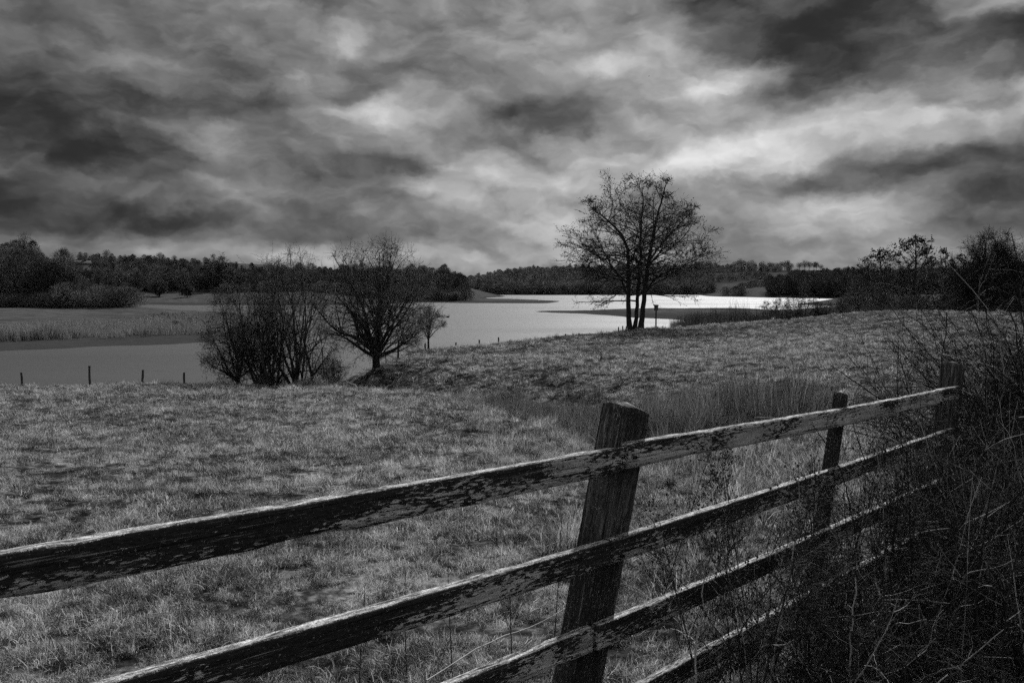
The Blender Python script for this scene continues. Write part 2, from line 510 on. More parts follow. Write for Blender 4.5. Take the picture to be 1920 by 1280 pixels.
# right-hand field
for a in [(1300, 700, 28), (1300, 655, 45), (1300, 630, 62), (1300, 613, 77), (1600, 720, 20.5), (1600, 700, 24), (1600, 640, 42), (1600, 610, 64), (1600, 593, 86), (1750, 700, 22),
          (1750, 640, 40), (1750, 591, 82), (1500, 830, 11.2), (1650, 830, 11), (1000, 700, 33), (1000, 665, 47), (1000, 637, 62), (850, 690, 39), (850, 665, 50), (850, 652, 58),
          (705, 690, 43), (780, 659, 56), (1190, 620, 72), (1190, 660, 42), (1190, 700, 29.5), (1450, 660, 38), (1450, 620, 62), (1450, 602, 81), (2000, 700, 21), (2000, 600, 80), (1900, 850, 10.2)]:
    C(*a)
ctrl += [(1.87, 4.77, -2.03), (3.3, 6.0, -2.0), (5, 4, -1.9), (7, 8, -2.0), (12, 12, -2.0)]
# ditch between the two fields
ctrl += [(4.6, 14.2, -2.65), (3.4, 16.2, -3.15), (2.0, 20, -3.75), (.4, 26, -4.25), (-2.6, 33, -4.7), (-6.2, 39, -5.2), (-10.5, 44, -6.2), (-14, 50, -7.3)]
# beyond the crest of the right-hand field
for px, Y in [(640, 52), (700, 56), (780, 63), (850, 66), (1000, 71), (1190, 81)]:
    XY(px, Y + 2, -6.3); XY(px, Y + 9, -8.2); XY(px, Y + 20, -9)
for px in (1300, 1450, 1600, 1750): XY(px, 98, -5.6); XY(px, 120, -6.6)
# near reed bank on the left
for px, py in [(-250, 664), (0, 657), (130, 652), (250, 647), (400, 640), (450, 632)]:
    S(px, py, -7.5); S(px, py + 8, -8.4); S(px, py - 8, -7.0)
for px, py in [(-250, 625), (0, 622), (250, 618), (420, 613)]: S(px, py, -6.75)
S(470, 605, -7.4); S(500, 615, -8.3); S(480, 590, -8.2); S(440, 590, -7.3)
C(-200, 600, 150); C(0, 600, 150); C(120, 605, 150); C(0, 577, 215); C(150, 585, 205); C(-200, 575, 215)
for px in (260, 330, 400): S(px, 585, -7.4); S(px, 578, -8.2)
S(230, 580, -7.2); XY(200, 205, -6.3)
for px in (480, 600, 700): S(px, 600, -9); S(px, 640, -9)
# open water
for px in (520, 600, 700, 800): S(px, 578, -9)
for px in (800, 900, 1000): S(px, 575, -9); S(px, 600, -9.5)
for px in (1050, 1150): S(px, 606, -9); S(px, 572, -9)
for px in (920, 1000, 1100, 1200, 1300, 1450): S(px, 558.5, -9)
for px in (1100, 1200, 1300, 1400, 1520): S(px, 566, -8.6)
for px in (1500, 1570): S(px, 575, -8.2)
# far shore on the left
for px in (260, 330, 400, 500, 600): S(px, 573, -8.0); S(px, 571.5, -7.2); XY(px, 400, -5.8); XY(px, 470, -1.5)
for px, py in [(700, 570), (790, 567)]: S(px, py + 1.5, -8.2); S(px, py, -7.2)
for px in (480, 600, 700, 790, 850): XY(px, 520, -5.0); XY(px, 600, 2); XY(px, 900, 6)
S(1030, 568, -7.45); S(1045, 568, -8.3)
for px in (860, 900, 950, 1000): S(px, 566.3, -6.5); S(px, 569.5, -8.2); S(px, 561.5, -8.2)
# the near spit
S(1008, 584, -7.45); S(985, 584, -8.3)
for px, lo, hi, z in [(1060, 587, 582, -7.2), (1120, 591, 580, -6.9), (1190, 596, 578, -6.4), (1260, 602, 576, -6.1)]:
    S(px, lo + 1.5, -7.9); S(px, hi - 1, -7.9); S(px, (lo + hi) / 2, z)
for px in (1300, 1380, 1450): S(px, 590, -6.5); S(px, 579 if px < 1400 else 583, -7.3); S(px, 573, -8.3)
for px in (1530, 1600, 1700, 1900): XY(px, 150, -6.0)
for px in (1620, 1750, 1900): XY(px, 250, -5.0); XY(px, 400, -3)
# far hills
for px in (900, 1000, 1100, 1200, 1300): XY(px, 935, -7.2); XY(px, 1000, -2)
for px, py in [(880, 535), (950, 522), (1050, 517), (1150, 518), (1300, 516)]: C(px, py, 1150)
for px, py, Y in [(1400, 541, 850), (1450, 545, 720), (1400, 524, 1100), (1330, 524, 1120), (1400, 512, 1200), (1450, 507, 1300), (1540, 507, 1300), (1350, 507, 1300), (1600, 525, 1000), (1700, 520, 1000), (1900, 520, 1000)]: C(px, py, Y)
XY(1400, 705, -7.2); XY(1500, 640, -7.2); XY(1580, 590, -7.2)
for px in (-250, 0, 120, 240): C(px, 573, 235)
for px, py in [(-250, 500), (0, 497), (60, 505), (130, 520)]: C(px, py, 360)
for px, py in [(150, 492), (230, 488), (300, 490), (400, 497), (500, 500), (700, 512)]: C(px, py, 800)
for px, py in [(200, 520), (300, 528), (420, 530)]: C(px, py, 540)
C(0, 480, 800); C(-250, 480, 800)
for px in (-300, 200, 700, 1200, 1700, 2200): XY(px, 2600, -10); XY(px, 4200, -60)
ctrl = np.array(ctrl)


def uv(X, Y):
    r = np.hypot(X, Y); a = np.clip(np.arctan2(X, Y), -.78, .78)
    return a * 2.2, np.log(np.maximum(r, .5))


cu, cv = uv(ctrl[:, 0], ctrl[:, 1])


def kern(d2): return np.where(d2 > 1e-12, d2 * np.log(d2 + 1e-12), 0)


n_c = len(ctrl)
K_ = kern((cu[:, None] - cu) ** 2 + (cv[:, None] - cv) ** 2) + np.eye(n_c) * 2e-4
Pm = np.stack([np.ones(n_c), cu, cv], 1)
A_ = np.block([[K_, Pm], [Pm.T, np.zeros((3, 3))]])
sol = np.linalg.solve(A_, np.concatenate([ctrl[:, 2], np.zeros(3)]))


def height(X, Y, micro=True):
    X = np.atleast_1d(np.asarray(X, float)); Y = np.atleast_1d(np.asarray(Y, float))
    sh = X.shape; X, Y = X.ravel(), Y.ravel()
    z = np.empty(len(X))
    for i in range(0, len(X), 20000):
        u, v = uv(X[i:i + 20000], Y[i:i + 20000])
        k = kern((u[:, None] - cu) ** 2 + (v[:, None] - cv) ** 2)
        z[i:i + 20000] = k @ sol[:n_c] + sol[n_c] + sol[n_c + 1] * u + sol[n_c + 2] * v
    a = np.abs(np.arctan2(X, Y)); w = np.clip((a - .9) / 1.0, 0, 1); w = w * w * (3 - 2 * w)
    z = z * (1 - w) + (-1.7) * w
    if micro:
        r = np.hypot(X, Y)
        near = np.clip(1 - r / 160, 0, 1)
        right = np.clip((X + .15 * Y) / 6, 0, 1) * np.clip((Y - 10) / 8, 0, 1)
        z = z + fbm(X * .9, Y * .9, 3) * (.12 + .30 * right) * near + fbm(X * .25, Y * .25, 2) * .22 * near * np.clip(r / 12, 0, 1)
        z = z + fbm(X * .13, Y * .13, 4) * .75 * np.clip((r - 88) / 20, 0, 1) * np.clip(1 - r / 700, 0, 1) * np.clip((z + 8.3) / .6, 0, 1) * np.clip((-5.6 - z) / .6, 0, 1)
        z = z + fbm(X * .03, Y * .03, 3) * 1.6 * np.clip((r - 90) / 300, 0, 1) * np.clip((z + 7.3) / 1.0, 0, 1)
    return z.reshape(sh)


def hz(x, y): return float(height(x, y)[0])


def ground_at(px, Y):
    x = ray(px, 600)[0] * Y
    return Vector((x, Y, hz(x, Y)))


# stands of trees: pixel range of the photograph, distance range, count, size range
Z_HILL = [(-320, 130, 232, 300, 210, .8, 1.2), (-320, 75, 300, 400, 220, .7, 1.0), (60, 160, 320, 420, 80, .45, .7)]
Z_SCRUB = [(110, 245, 222, 262, 80, .7, 1.15), (-150, 120, 222, 240, 60, .5, .9), (285, 440, 135, 200, 60, .10, .24)]
Z_LEFT = [(240, 870, 462, 560, 800, .6, 1.05), (150, 480, 540, 680, 400, .35, .6), (480, 870, 560, 640, 360, .7, 1.1), (160, 260, 430, 540, 70, .6, .9)]
Z_LSCRUB = [(600, 878, 440, 470, 110, .7, 1.2), (420, 640, 450, 475, 80, .6, 1.1)]
Z_CENTRE = [(860, 1335, 950, 1130, 1300, .8, 1.25), (880, 1335, 1130, 1220, 480, .7, 1.15), (1320, 1480, 1215, 1270, 120, .6, .9)]
Z_FSCRUB = [(900, 1335, 930, 965, 240, 1.0, 2.0), (1320, 1395, 705, 760, 26, .9, 1.5), (1335, 1440, 1080, 1180, 50, .6, 1.0), (1385, 1440, 860, 1000, 24, .8, 1.4)]
Z_RIGHT = [(1440, 1640, 600, 720, 330, .9, 1.35), (1480, 1640, 720, 950, 330, .9, 1.3), (1600, 2150, 380, 700, 380, 1.0, 1.4)]
Z_THICK = [(1590, 2150, 100, 112, 110, .5, .95), (1620, 2150, 112, 132, 150, .5, .85)]
WOOD_ZONES = [Z_HILL, Z_SCRUB, Z_LEFT, Z_LSCRUB, Z_CENTRE, Z_FSCRUB, Z_RIGHT, Z_THICK]


def build_ground():
    vs, qs, n = [], [], 0
    for a0, a1, na, nr in ((-52, 52, 620, 440), (52, 308, 90, 90)):
        A = np.radians(np.linspace(a0, a1, na)); Rr = np.exp(np.linspace(math.log(.6), math.log(2200), nr))
        AA, RR = np.meshgrid(A, Rr, indexing='ij')
        X, Y = np.sin(AA) * RR, np.cos(AA) * RR
        vs.append(np.stack([X, Y, height(X, Y)], -1).reshape(-1, 3))
        i = n + np.arange(na * nr).reshape(na, nr)
        qs.append(np.stack([i[:-1, :-1], i[:-1, 1:], i[1:, 1:], i[1:, :-1]], -1).reshape(-1, 4))
        n += na * nr
    V = np.concatenate(vs); Xv, Yv, Zv = V.T; Rv = np.hypot(Xv, Yv)
    far = np.clip((Rv - 70) / 60, 0, 1)                       # beyond the rough pasture the sward is closely grazed
    litter = np.zeros(len(V)); pxv = np.where(Yv > 1, W / 2 + FPX * Xv / np.maximum(Yv, 1), 0)
    for zs in WOOD_ZONES:
        for (p0, p1, y0, y1, *_r) in zs:
            e = np.minimum.reduce([(pxv - p0) / 25, (p1 - pxv) / 25, (Yv - y0) / (y0 * .04), (y1 - Yv) / (y0 * .04)])
            litter = np.maximum(litter, np.clip(e + .8, 0, 1))
    me = fast_mesh('ground', V, [np.concatenate(qs)], True, {'grazed': far, 'litter': litter})
    return tag(link('ground', me, M_GROUND), 'rough winter pasture falling in folds to the lake', None, kind='structure')


build_ground()


def build_water():
    m = bpy.data.materials.new('lake_water'); m.use_nodes = True
    nt = m.node_tree; N, L = nt.nodes.new, nt.links.new
    b = nt.nodes['Principled BSDF']
    b.inputs['Base Color'].default_value = (.04, .04, .04, 1); b.inputs['IOR'].default_value = 1.33
    g = N('ShaderNodeNewGeometry').outputs['Position']
    # wind lanes: rougher and calmer strips
    ml = N('ShaderNodeMapping'); L(g, ml.inputs[0]); ml.inputs['Rotation'].default_value = (0, 0, .12); ml.inputs['Scale'].default_value = (.012, .05, 1)
    nl = N('ShaderNodeTexNoise'); L(ml.outputs[0], nl.inputs['Vector']); nl.inputs['Scale'].default_value = 1; nl.inputs['Detail'].default_value = 5
    lr = N('ShaderNodeMapRange'); L(nl.outputs[0], lr.inputs[0]); lr.inputs[1].default_value = .3; lr.inputs[2].default_value = .7; lr.inputs[3].default_value = .50; lr.inputs[4].default_value = .68
    L(lr.outputs[0], b.inputs['Roughness'])
    mp = N('ShaderNodeMapping'); L(g, mp.inputs[0]); mp.inputs['Rotation'].default_value = (0, 0, .35); mp.inputs['Scale'].default_value = (.55, 1.3, 1)
    n = N('ShaderNodeTexNoise'); L(mp.outputs[0], n.inputs['Vector']); n.inputs['Scale'].default_value = .9; n.inputs['Detail'].default_value = 4
    bp = N('ShaderNodeBump'); bp.inputs['Strength'].default_value = .3; bp.inputs['Distance'].default_value = .2
    L(n.outputs[0], bp.inputs['Height']); L(bp.outputs[0], b.inputs['Normal'])
    v = np.array([[-1400, 20, WATER], [1400, 20, WATER], [1400, 1500, WATER], [-1400, 1500, WATER]])
    me = fast_mesh('lake_water', v, [np.array([[0, 1, 2, 3]])], False)
    tag(link('lake_water', me, m), 'grey rippled lake reaching back to the wooded far shore', None, kind='structure')


build_water()

# ------------------------------------------------------------------ grass: tufts on points (stuff)
def blades_mesh(name, count, rad, len_, width, droop, up, seed, seg=3):
    rg = np.random.default_rng(seed)
    ang = rg.uniform(0, 2 * math.pi, count); rr = rad * np.sqrt(rg.random(count))
    base = np.stack([np.cos(ang) * rr, np.sin(ang) * rr, np.full(count, -.01)], 1)
    lean = rg.uniform(0, 2 * math.pi, count)
    d = np.stack([np.cos(lean), np.sin(lean), np.zeros(count)], 1) * rg.uniform(.15, 1.0, count)[:, None] * (1 - up)
    d[:, 2] = rg.uniform(.35, 1.0, count); d = unit(d)
    ln = rg.uniform(len_[0], len_[1], count)
    P = np.empty((count, seg + 1, 3)); P[:, 0] = base
    for i in range(seg):
        P[:, i + 1] = P[:, i] + d * (ln / seg)[:, None]
        d = d + rg.normal(size=d.shape) * .1; d[:, 2] -= droop * rg.uniform(.4, 1.4, count); d = unit(d)
    side = np.stack([-np.sin(lean), np.cos(lean), np.zeros(count)], 1) + rg.normal(size=(count, 3)) * .3
    side = unit(side)
    wd = width * rg.uniform(.6, 1.4, count)[:, None, None] * np.linspace(1, .25, seg + 1)[None, :, None]
    v = np.stack([P - side[:, None] * wd, P + side[:, None] * wd], 2)      # count, seg+1, 2, 3
    idx = np.arange(count * (seg + 1) * 2).reshape(count, seg + 1, 2)
    q = np.stack([idx[:, :-1, 0], idx[:, :-1, 1], idx[:, 1:, 1], idx[:, 1:, 0]], -1).reshape(-1, 4)
    tone = np.repeat(rg.random(count), (seg + 1) * 2)
    return fast_mesh(name, v.reshape(-1, 3), [q], False, {'tone': tone})


def scatter(name, kit, pts, rot, scale, label, cat, kind='stuff', vary_z=0.3):
    """One object: meshes of the kit instanced on points by geometry nodes."""
    kc = bpy.data.collections.new(name + '_kit')
    for i, (me, m) in enumerate(kit):
        if not me.materials: me.materials.append(m)
        kc.objects.link(bpy.data.objects.new(name + '_kit_%02d' % i, me))
    me = bpy.data.meshes.new(name)
    M = len(pts)
    me.vertices.add(M); me.vertices.foreach_set('co', np.asarray(pts, np.float32).ravel())
    a = me.attributes.new('rot', 'FLOAT_VECTOR', 'POINT'); a.data.foreach_set('vector', np.asarray(rot, np.float32).ravel())
    a = me.attributes.new('scl', 'FLOAT_VECTOR', 'POINT')
    sc = np.asarray(scale, float)
    if sc.ndim == 1: sc = sc[:, None] * np.stack([np.ones(M), np.ones(M), rng.uniform(1 - vary_z, 1 + vary_z, M)], 1)
    a.data.foreach_set('vector', sc.astype(np.float32).ravel())
    a = me.attributes.new('pick', 'INT', 'POINT'); a.data.foreach_set('value', rng.integers(0, len(kit), M).astype(np.int32))
    ng = bpy.data.node_groups.new(name, 'GeometryNodeTree')
    ng.interface.new_socket('Geometry', in_out='INPUT', socket_type='NodeSocketGeometry')
    ng.interface.new_socket('Geometry', in_out='OUTPUT', socket_type='NodeSocketGeometry')
    N, L = ng.nodes.new, ng.links.new
    gi, go = N('NodeGroupInput'), N('NodeGroupOutput')
    ci = N('GeometryNodeCollectionInfo'); ci.inputs['Collection'].default_value = kc
    ci.inputs['Separate Children'].default_value = True; ci.inputs['Reset Children'].default_value = True
    ip = N('GeometryNodeInstanceOnPoints')

    def nattr(nm, ty):
        n = N('GeometryNodeInputNamedAttribute'); n.data_type = ty; n.inputs['Name'].default_value = nm
        return n.outputs['Attribute']
    L(gi.outputs[0], ip.inputs['Points']); L(ci.outputs[0], ip.inputs['Instance'])
    ip.inputs['Pick Instance'].default_value = True
    L(nattr('pick', 'INT'), ip.inputs['Instance Index'])
    L(nattr('scl', 'FLOAT_VECTOR'), ip.inputs['Scale'])
    e2r = N('FunctionNodeEulerToRotation'); L(nattr('rot', 'FLOAT_VECTOR'), e2r.inputs[0]); L(e2r.outputs[0], ip.inputs['Rotation'])
    L(ip.outputs[0], go.inputs[0])
    o = link(name, me)
    md = o.modifiers.new('scatter', 'NODES'); md.node_group = ng
    return tag(o, label, cat, kind=kind)


def rots(M, tilt=.12):
    return np.stack([rng.normal(size=M) * tilt, rng.normal(size=M) * tilt, rng.uniform(0, 6.283, M)], 1)


def field_points(n, r0, r1, a=(-40, 42)):
    r = np.exp(rng.uniform(math.log(r0), math.log(r1), n))
    t = np.radians(rng.uniform(a[0], a[1], n))
    return np.sin(t) * r, np.cos(t) * r, r


def build_grass():
    kit = [(blades_mesh('turf%d' % i, 80, .11, (.025, .07), .0024, .34, .15, 10 + i), M_GRASS) for i in range(6)]
    kit += [(blades_mesh('tuft%d' % i, 80, .11, (.05, .12), .0024, .42, .2, 30 + i), M_GRASS) for i in range(3)]
    parts = []
    X, Y, r = field_points(85000, 1.2, 90)
    keep = (fbm(X * 4.2, Y * 4.2, 3) > -.06 + rng.normal(size=len(X)) * .05) | (r > 40)
    X, Y, r = X[keep], Y[keep], r[keep]
    z = height(X, Y)
    ok = z > -7.2
    X, Y, r, z = X[ok], Y[ok], r[ok], z[ok]
    # clumpy growth
    cl = fbm(X * 4.2, Y * 4.2, 3) + .6 * fbm(X * .8, Y * .8, 2)
    s = (.55 + .55 * np.clip(r / 18, 0, 2.2)) * np.clip(1 + cl * 2.2, .45, 2.0) * rng.uniform(.7, 1.3, len(X))
    sc = np.stack([s, s, s * np.clip(1.15 - r / 120, .55, 1)], 1)
    scatter('pasture_grass', kit, np.stack([X, Y, z], 1), rots(len(X), .22), sc, 'short dry winter grass covering the sloping pasture', 'grass')
    # long pale tussocks
    kt = [(blades_mesh('tussock%d' % i, 150, .12, (.22, .5), .0028, .36, .3, 60 + i), M_GRASS) for i in range(4)]
    T = []
    for px, Y, n, sx, sy in [(610, 37.5, 26, 1.6, .7), (690, 36.5, 12, 1.2, .6), (780, 34, 14, 1.4, .5), (900, 29.5, 18, 1.1, .6), (1000, 25.5, 14, .6, .8), (1045, 21, 26, .6, 1.2), (1075, 18, 16, .4, .9),
                             (1640, 16.5, 60, 1.3, .8), (1560, 12.5, 10, .7, .5), (1700, 10.5, 14, .7, .5), (1420, 7.4, 10, .35, .3), (1480, 9.5, 12, .6, .5), (1050, 6.6, 5, .2, .2), (1300, 5.2, 6, .4, .3),
                             (1600, 7.6, 14, .5, .6), (1750, 9, 14, .8, .8)]:
        c = ground_at(px, Y)
        for k in range(n): T.append((c.x + rng.normal() * sx * .6, c.y + rng.normal() * sy * .6))
    X2, Y2, r2 = field_points(5000, 9, 88)
    right = (X2 + .12 * Y2) > 1
    for x, y in zip(X2[right], Y2[right]): T.append((x, y))
    T = np.array(T); z = height(T[:, 0], T[:, 1]); ok = z > -6.5; ok_r = ok[-int(right.sum()):]; T, z = T[ok], z[ok]
    s = rng.uniform(.55, 1.15, len(T)) * np.where(np.hypot(T[:, 0], T[:, 1]) > 30, 1.25, 1)
    s[-int(ok_r.sum()):] *= rng.uniform(.3, .75, int(ok_r.sum()))
    scatter('tussock_grass', kt, np.column_stack([T, z]), rots(len(T), .1), s, 'long pale tussocks of dead grass along the ditch and field', 'grass')
    # rushes in the ditch
    kr = [(blades_mesh('rush%d' % i, 120, .2, (.45, .85), .0035, .1, .72, 80 + i), M_RUSH) for i in range(4)]
    line = np.array([(4.5, 14.6), (4.1, 15.2), (3.2, 17), (2.0, 20), (.6, 25), (-1.6, 31)])
    P = []
    for k in range(900):
        t = rng.random() ** 1.0 * (len(line) - 1); i = int(t); p = line[i] + (line[i + 1] - line[i]) * (t - i)
        w = [.9, 1.5, 1.5, 1.2, 1.0, .8][i]
        P.append((p[0] + rng.normal() * w * .7, p[1] + rng.normal() * w * .8))
    P = np.array(P); s = rng.uniform(.35, 1.25, len(P)) * np.clip(.55 + P[:, 0] * .14, .4, 1.1)
    scatter('rushes', kr, np.column_stack([P, height(P[:, 0], P[:, 1])]), rots(len(P), .24), s, 'dark rushes standing in the ditch behind the fence', 'rushes')


build_grass()


def build_reeds():
    kr = [(blades_mesh('reed%d' % i, 26, .45, (1.2, 2.3), .022, .08, .75, 100 + i), M_REED) for i in range(4)]
    P = []
    for k in range(2200):
        px = rng.uniform(-150, 455); f = rng.random()
        x, y = on_water(px, 652 - .035 * max(px, 0) - 3 - rng.random() * 4 - 24 * f * (1 if px > 150 else .5))
        P.append((x, y))
    P = np.array(P); z = height(P[:, 0], P[:, 1]); ok = z > -7.45; P, z = P[ok], z[ok]
    dens = fbm(P[:, 0] * .12, P[:, 1] * .12, 3); s = np.clip(.75 + dens * 1.3, .3, 1.15)
    scatter('reed_bed', kr, np.column_stack([P, z]), rots(len(P), .1), s, 'pale dead reeds along the low bank across the near water', 'reeds')
    P = []
    for k in range(1800):
        px = rng.uniform(1262, 1560); P.append((ray(px, 600)[0] * (Y := rng.uniform(88, 130)), Y))
    for k in range(700):
        px = rng.uniform(1590, 1850); P.append((ray(px, 600)[0] * (Y := rng.uniform(86, 100)), Y))
    P = np.array(P)
    s = np.concatenate([rng.uniform(.6, 1.2, 1800), rng.uniform(.4, .8, 700)])
    scatter('shore_reeds', [(blades_mesh('sreed%d' % i, 26, .45, (1.2, 2.3), .02, .08, .75, 120 + i), M_SEDGE) for i in range(3)],
            np.column_stack([P, height(P[:, 0], P[:, 1])]), rots(len(P), .1), s, 'dark reeds and sedge beyond the crest beside the big tree', 'reeds')


build_reeds()

# ------------------------------------------------------------------ far woods (stuff) and the trees that stand out of them
def crown_mesh(name, seed, h=10., w=7., leaves=420, size=.42, trunk=True, shape='round', twiggy=True):
    """A bare winter tree as seen from far off: trunk, limbs and a cloud of twig sprays."""
    rg = np.random.default_rng(seed); tb = Tubes()
    th = h * (.28 if shape != 'bush' else .06)
    if trunk: tb.add(np.array([[0, 0, -1.0], [0, 0, th], [rg.normal() * .2, rg.normal() * .2, h * .8]]), np.array([h * .02, h * .016, h * .004]), 5, .2)
    nb = 16
    a = rg.uniform(0, 6.283, nb); zz = rg.uniform(.15, .95, nb)
    lo = th * .7
    prof = lambda t: np.sqrt(np.clip(1 - (2 * t - 1) ** 2, .03, 1)) if shape != 'cone' else np.clip(1.05 - t, .05, 1) * .9
    ends = np.stack([np.cos(a) * w / 2 * prof(zz) * .9, np.sin(a) * w / 2 * prof(zz) * .9, lo + (h - lo) * zz], 1)
    st = np.stack([np.zeros(nb), np.zeros(nb), np.maximum(th * .6, (lo + (h - lo) * zz) * .55)], 1)
    tb.add(np.stack([st, (st + ends) / 2 + rg.normal(size=(nb, 3)) * .2, ends], 1), taper(np.full(nb, h * .009), 3, .25), 3, .2)
    t = rg.random(leaves) ** .85
    r = np.sqrt(rg.uniform(.12, 1, leaves)) * prof(t) * (1 + .25 * np.sin(5 * t + rg.random() * 6))
    a = rg.uniform(0, 6.283, leaves)
    lump = 1 + .3 * np.sin(3 * a + 7 * t + seed) + .2 * np.sin(7 * a - 11 * t + 2 * seed)
    p = np.stack([np.cos(a) * r * w / 2 * lump, np.sin(a) * r * w / 2 * lump, lo + (h - lo) * t], 1)
    if twiggy:
        d = unit(np.stack([p[:, 0], p[:, 1], (p[:, 2] - lo) * .9 + .2], 1)) + rg.normal(size=p.shape) * .3
        tb.add(grow(p, d, rg.uniform(.6, 1.5, leaves) * size * 2.4, 3, .2, .05, rg), taper(np.full(leaves, size * .10), 3, .3), 3, rg.random(leaves))
    else:
        tb.leaves(p, rg.uniform(.5, 1.2, leaves) * size, rg.random(leaves))
    return tb.mesh(name)


TREE_KIT = [crown_mesh('wood_tree%d' % i, 200 + i, rng.uniform(9, 12), rng.uniform(6, 9), 1500, .42, shape='round') for i in range(6)]
BUSH_KIT = [crown_mesh('wood_bush%d' % i, 230 + i, 5.0, 8, 1300, .32, shape='bush') for i in range(4)]
CONE_KIT = [crown_mesh('wood_fir%d' % i, 250 + i, 12, 5, 900, .5, shape='cone', twiggy=False) for i in range(2)]


def wood(name, zones, kit, m, label, extra=()):
    P, S_ = [], []
    for (p0, p1, y0, y1, n, s0, s1) in zones:
        for k in range(n):
            px, Y = rng.uniform(p0, p1), rng.uniform(y0, y1)
            P.append((ray(px, 560)[0] * Y, Y)); S_.append(rng.uniform(s0, s1))
    P = np.array(P); z = height(P[:, 0], P[:, 1]); S_ = np.array(S_); ok = z > -7.35; P, z, S_ = P[ok], z[ok], S_[ok]
    k2 = []
    for me in kit:
        c = me.copy(); c.materials.clear(); k2.append((c, m))
    return scatter(name, k2, np.column_stack([P, z - .1]), rots(len(P), .03), S_, label, 'woods', vary_z=.2)


wood('hill_woods', Z_HILL, TREE_KIT, M_WOODS, 'dark bare woodland on the hillside above the left bank')
wood('lakeside_scrub', Z_SCRUB, BUSH_KIT, M_SCRUB, 'rounded willow scrub at the edge of the left field')
wood('left_shore_woods', Z_LEFT, TREE_KIT, M_WOODS, 'bare woods along the far left shore of the lake')
wood('left_shore_scrub', Z_LSCRUB, BUSH_KIT, M_SCRUB, 'pale scrub at the water edge under the left shore woods')
wood('centre_hill_woods', Z_CENTRE, TREE_KIT, M_WOODS_HAZED, 'wooded hill rising behind the far end of the lake')
wood('far_shore_scrub', Z_FSCRUB, BUSH_KIT, M_SCRUB, 'scrub fringing the far shore of the lake')
wood('right_shore_woods', Z_RIGHT, TREE_KIT, M_WOODS, 'dark woods along the right shore behind the shrubs')
wood('right_thicket', Z_THICK, BUSH_KIT, M_WOODS, 'dark thicket under the trees at the right edge of the field')

# ------------------------------------------------------------------ trees that stand alone
def tall(px, top, Y): return at(px, top, Y).z - ground_at(px, Y).z


def lookup(tab, x):
    tab = np.array(tab); return np.interp(x, tab[:, 0], tab[:, 1])


def tree_object(name, base, trunk, crown, label, cat, group=None, m_trunk=None, m_crown=None, rot=0.0):
    t = empty(name, base); tag(t, label, cat, group)
    t.rotation_euler.z = rot
    link('trunk', trunk.mesh(name + '_trunk'), m_trunk or M_BARK, t)
    link('crown', crown.mesh(name + '_crown'), m_crown or M_TWIG, t)
    return t


